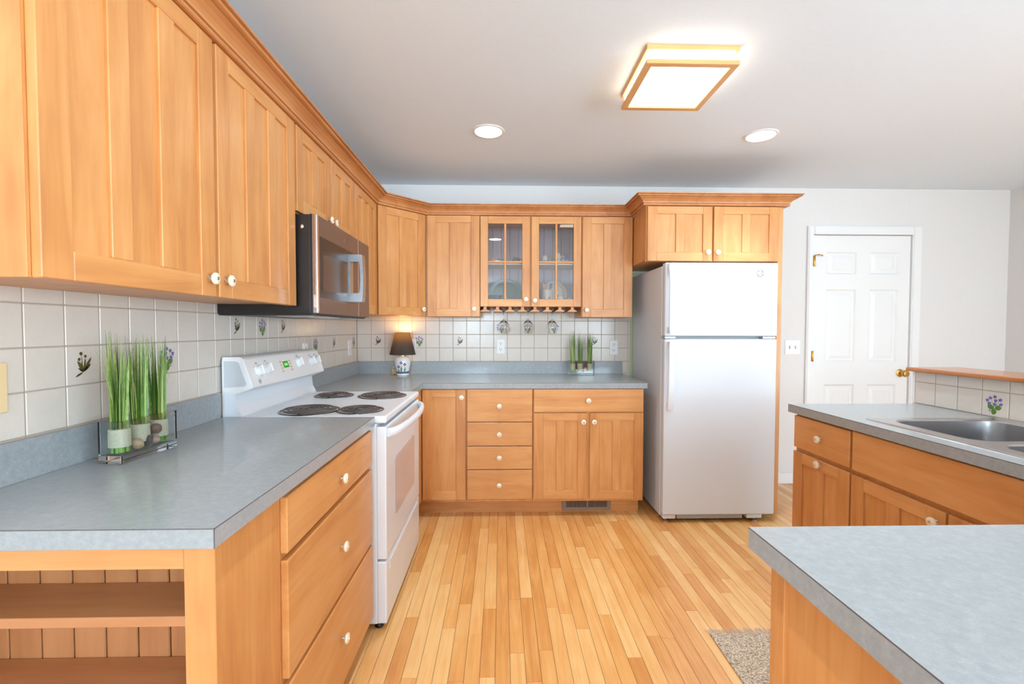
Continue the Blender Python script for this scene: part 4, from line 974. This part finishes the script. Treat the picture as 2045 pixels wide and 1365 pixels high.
def jug(name, x_, y_, z_, r, h, mat, label, handle=True, dot=None, cat='jug'):
    c = thing(name, label, cat, (x_, y_, z_)); mb = MB()
    mb.lathe([(r * .8, 0), (r * .86, .05), (r * 1.0, h * .4), (r * .9, h * .72), (r * .72, h * .86), (r * .8, h), (r * .7, h), (r * .62, h * .86), (r * .8, h * .5), (r * .6, .15), (.01, .15)], (x_, y_, z_), seg=24)
    if dot is not None:
        for a in (-.75, -.1, .6):
            cc = Vector((x_ + r * 1.01 * math.sin(a), y_ - r * 1.01 * math.cos(a), z_ + h * .42)); mb.ball(cc, r * .2, .05, r * .2, 1, n=6, seg=10)
            mb.ball(cc + Vector((0, 0, -h * .2)), r * .05, .04, h * .14, 2, n=5, seg=8)
    build('body', mb, [mat, dot or mat, LEAFG], parent=c)
    if handle:
        mb = MB(); mb.tube([(x_ + r * .85, y_, z_ + h * .75), (x_ + r * 1.45, y_, z_ + h * .78), (x_ + r * 1.6, y_, z_ + h * .5), (x_ + r * .95, y_, z_ + h * .25)], r * .12, 8); build('handle', mb, mat, parent=c)
    return c
jug('small_pot', 3.2, 138.8, FZ + .02, 1.3, 1.7, DISHG, 'small lidded grey pot in front of the platter', False, DISHT, 'pot')
mb = MB(); mb.lathe([(1.35, 0), (1.45, .08), (1.6, 1.5), (1.72, 4.4), (1.82, 4.6), (1.7, 4.6), (1.5, 1.5), (1.3, .3), (.01, .3)], (13.9, 137.6, FZ + .02), seg=28)
for a in (-.6, .25):
    mb.ball((13.9 + 1.62 * math.sin(a), 137.6 - 1.62 * math.cos(a), FZ + 2.2), .45, .06, .4, 1, n=6, seg=10); mb.ball((13.9 + 1.6 * math.sin(a), 137.6 - 1.6 * math.cos(a), FZ + 1.2), .09, .05, .7, 2, n=5, seg=8)
tag(build('utensil_crock', mb, [DISHC, DISHT, LEAFG], loc=(13.9, 137.6, FZ + .02)), 'cream crock with dark blossoms holding spoons behind the right door', 'crock')
for dx, dy, ax, m, lab, rr_ in ((-.7, .1, -.5, SPOONW, 'wooden spoon standing in the cream crock', .5), (.6, .3, .55, DISHB, 'blue handled utensil standing in the cream crock', .22), (.9, -.1, .75, DISHT, 'dark spatula standing in the cream crock', .3)):
    mb = MB(); b0 = Vector((13.9 - dx * .4, 137.6 + dy, FZ + .6)); e = Vector((13.9 + dx * 1.6, 137.6 + dy, FZ + 5.8 + .4 * abs(ax)))
    mb.tube([b0, b0.lerp(e, .5), e], .12, 8); mb.ball(e, rr_, .14, .75, n=8, seg=12); tag(build('utensil', mb, m, loc=b0), lab, 'utensil')
jug('jug', 18.0, 138.5, FZ + .02, 1.25, 3.3, DISHC, 'cream jug with dark blossoms in front of the pale plate', True, DISHT)
jug('creamer', 20.6, 138.9, FZ + .02, .85, 2.3, DISHC, 'small cream creamer right of the blossom jug', True, DISHT)
jug('jug', -2.6, 139.2, SZ + .02, 1.0, 1.8, plain('terracotta', (196, 140, 116), .5), 'small terracotta pot on the upper shelf at far left', False, None, 'pot')
jug('cup', -.2, 138.6, SZ + .02, 1.1, 1.6, DISHG, 'grey-green cup on the upper shelf left of the muntin', True, None, 'cup')
jug('cup', 4.6, 138.8, SZ + .02, 1.25, 2.0, DISHT, 'dark cup on the upper shelf behind the left door', True, None, 'cup')
jug('creamer', 13.2, 138.8, SZ + .02, 1.05, 2.6, DISHC, 'white creamer with blue dots on the upper shelf', True, DISHB)
jug('jug', 17.2, 138.8, SZ + .02, 1.2, 3.4, DISHC, 'taller white and blue jug on the upper shelf', True, DISHB)
jug('teapot', 20.0, 139.4, SZ + .02, 1.3, 2.9, DISHB, 'blue pot at the right end of the upper shelf', False, DISHC, 'pot')
# ------------------------------------------------------------------ RUG
rt = thing('rug', 'small woven beige rug with fringe on the floor by the peninsula', 'rug', (44.4, 55, 0))
mb = MB(); mb.box(34.4, 54.4, 37.5, 72.6, .02, .3, 0, .08, 2); build('weave', mb, RUGM, parent=rt)
mb = MB(); rnd = random.Random(9)
for yy, sg in ((72.55, 1), (37.55, -1)):
    for i in range(110):
        xx = 34.5 + i * .1815; dx = rnd.uniform(-.3, .3) - (.35 if i < 14 else 0) * sg * 1; l_ = rnd.uniform(1.2, 1.7)
        mb.tube([(xx, yy, .18), (xx + dx * .4, yy + sg * l_ * .5, .12 + rnd.random() * .06), (xx + dx, yy + sg * l_, .07)], .05, 4)
build('fringe', mb, FRINGE, parent=rt)

# ------------------------------------------------------------------ groups for the repeats
GR = {'upper_cabinet': 'upper cabinets', 'base_cabinet': 'base cabinets', 'grass_bundle': 'grass bundles in the glass vases', 'stone': 'stones in the glass vases',
      'glass_vase': 'glass vases of grass on the worktops', 'wall_outlet': 'white outlets on the tiles', 'wall_plate': 'plain wall plates', 'utensil': 'utensils in the cream crock',
      'jug': 'pots and jugs in the glass cabinet', 'creamer': 'pots and jugs in the glass cabinet', 'cup': 'cups on the upper shelf', 'crown_moulding': 'crown mouldings', 'worktop': 'grey laminate worktops'}
for o in COL.objects:
    if o.parent is None and 'label' in o and 'group' not in o:
        gname = GR.get(o.name.split('.')[0])
        if gname: o['group'] = gname
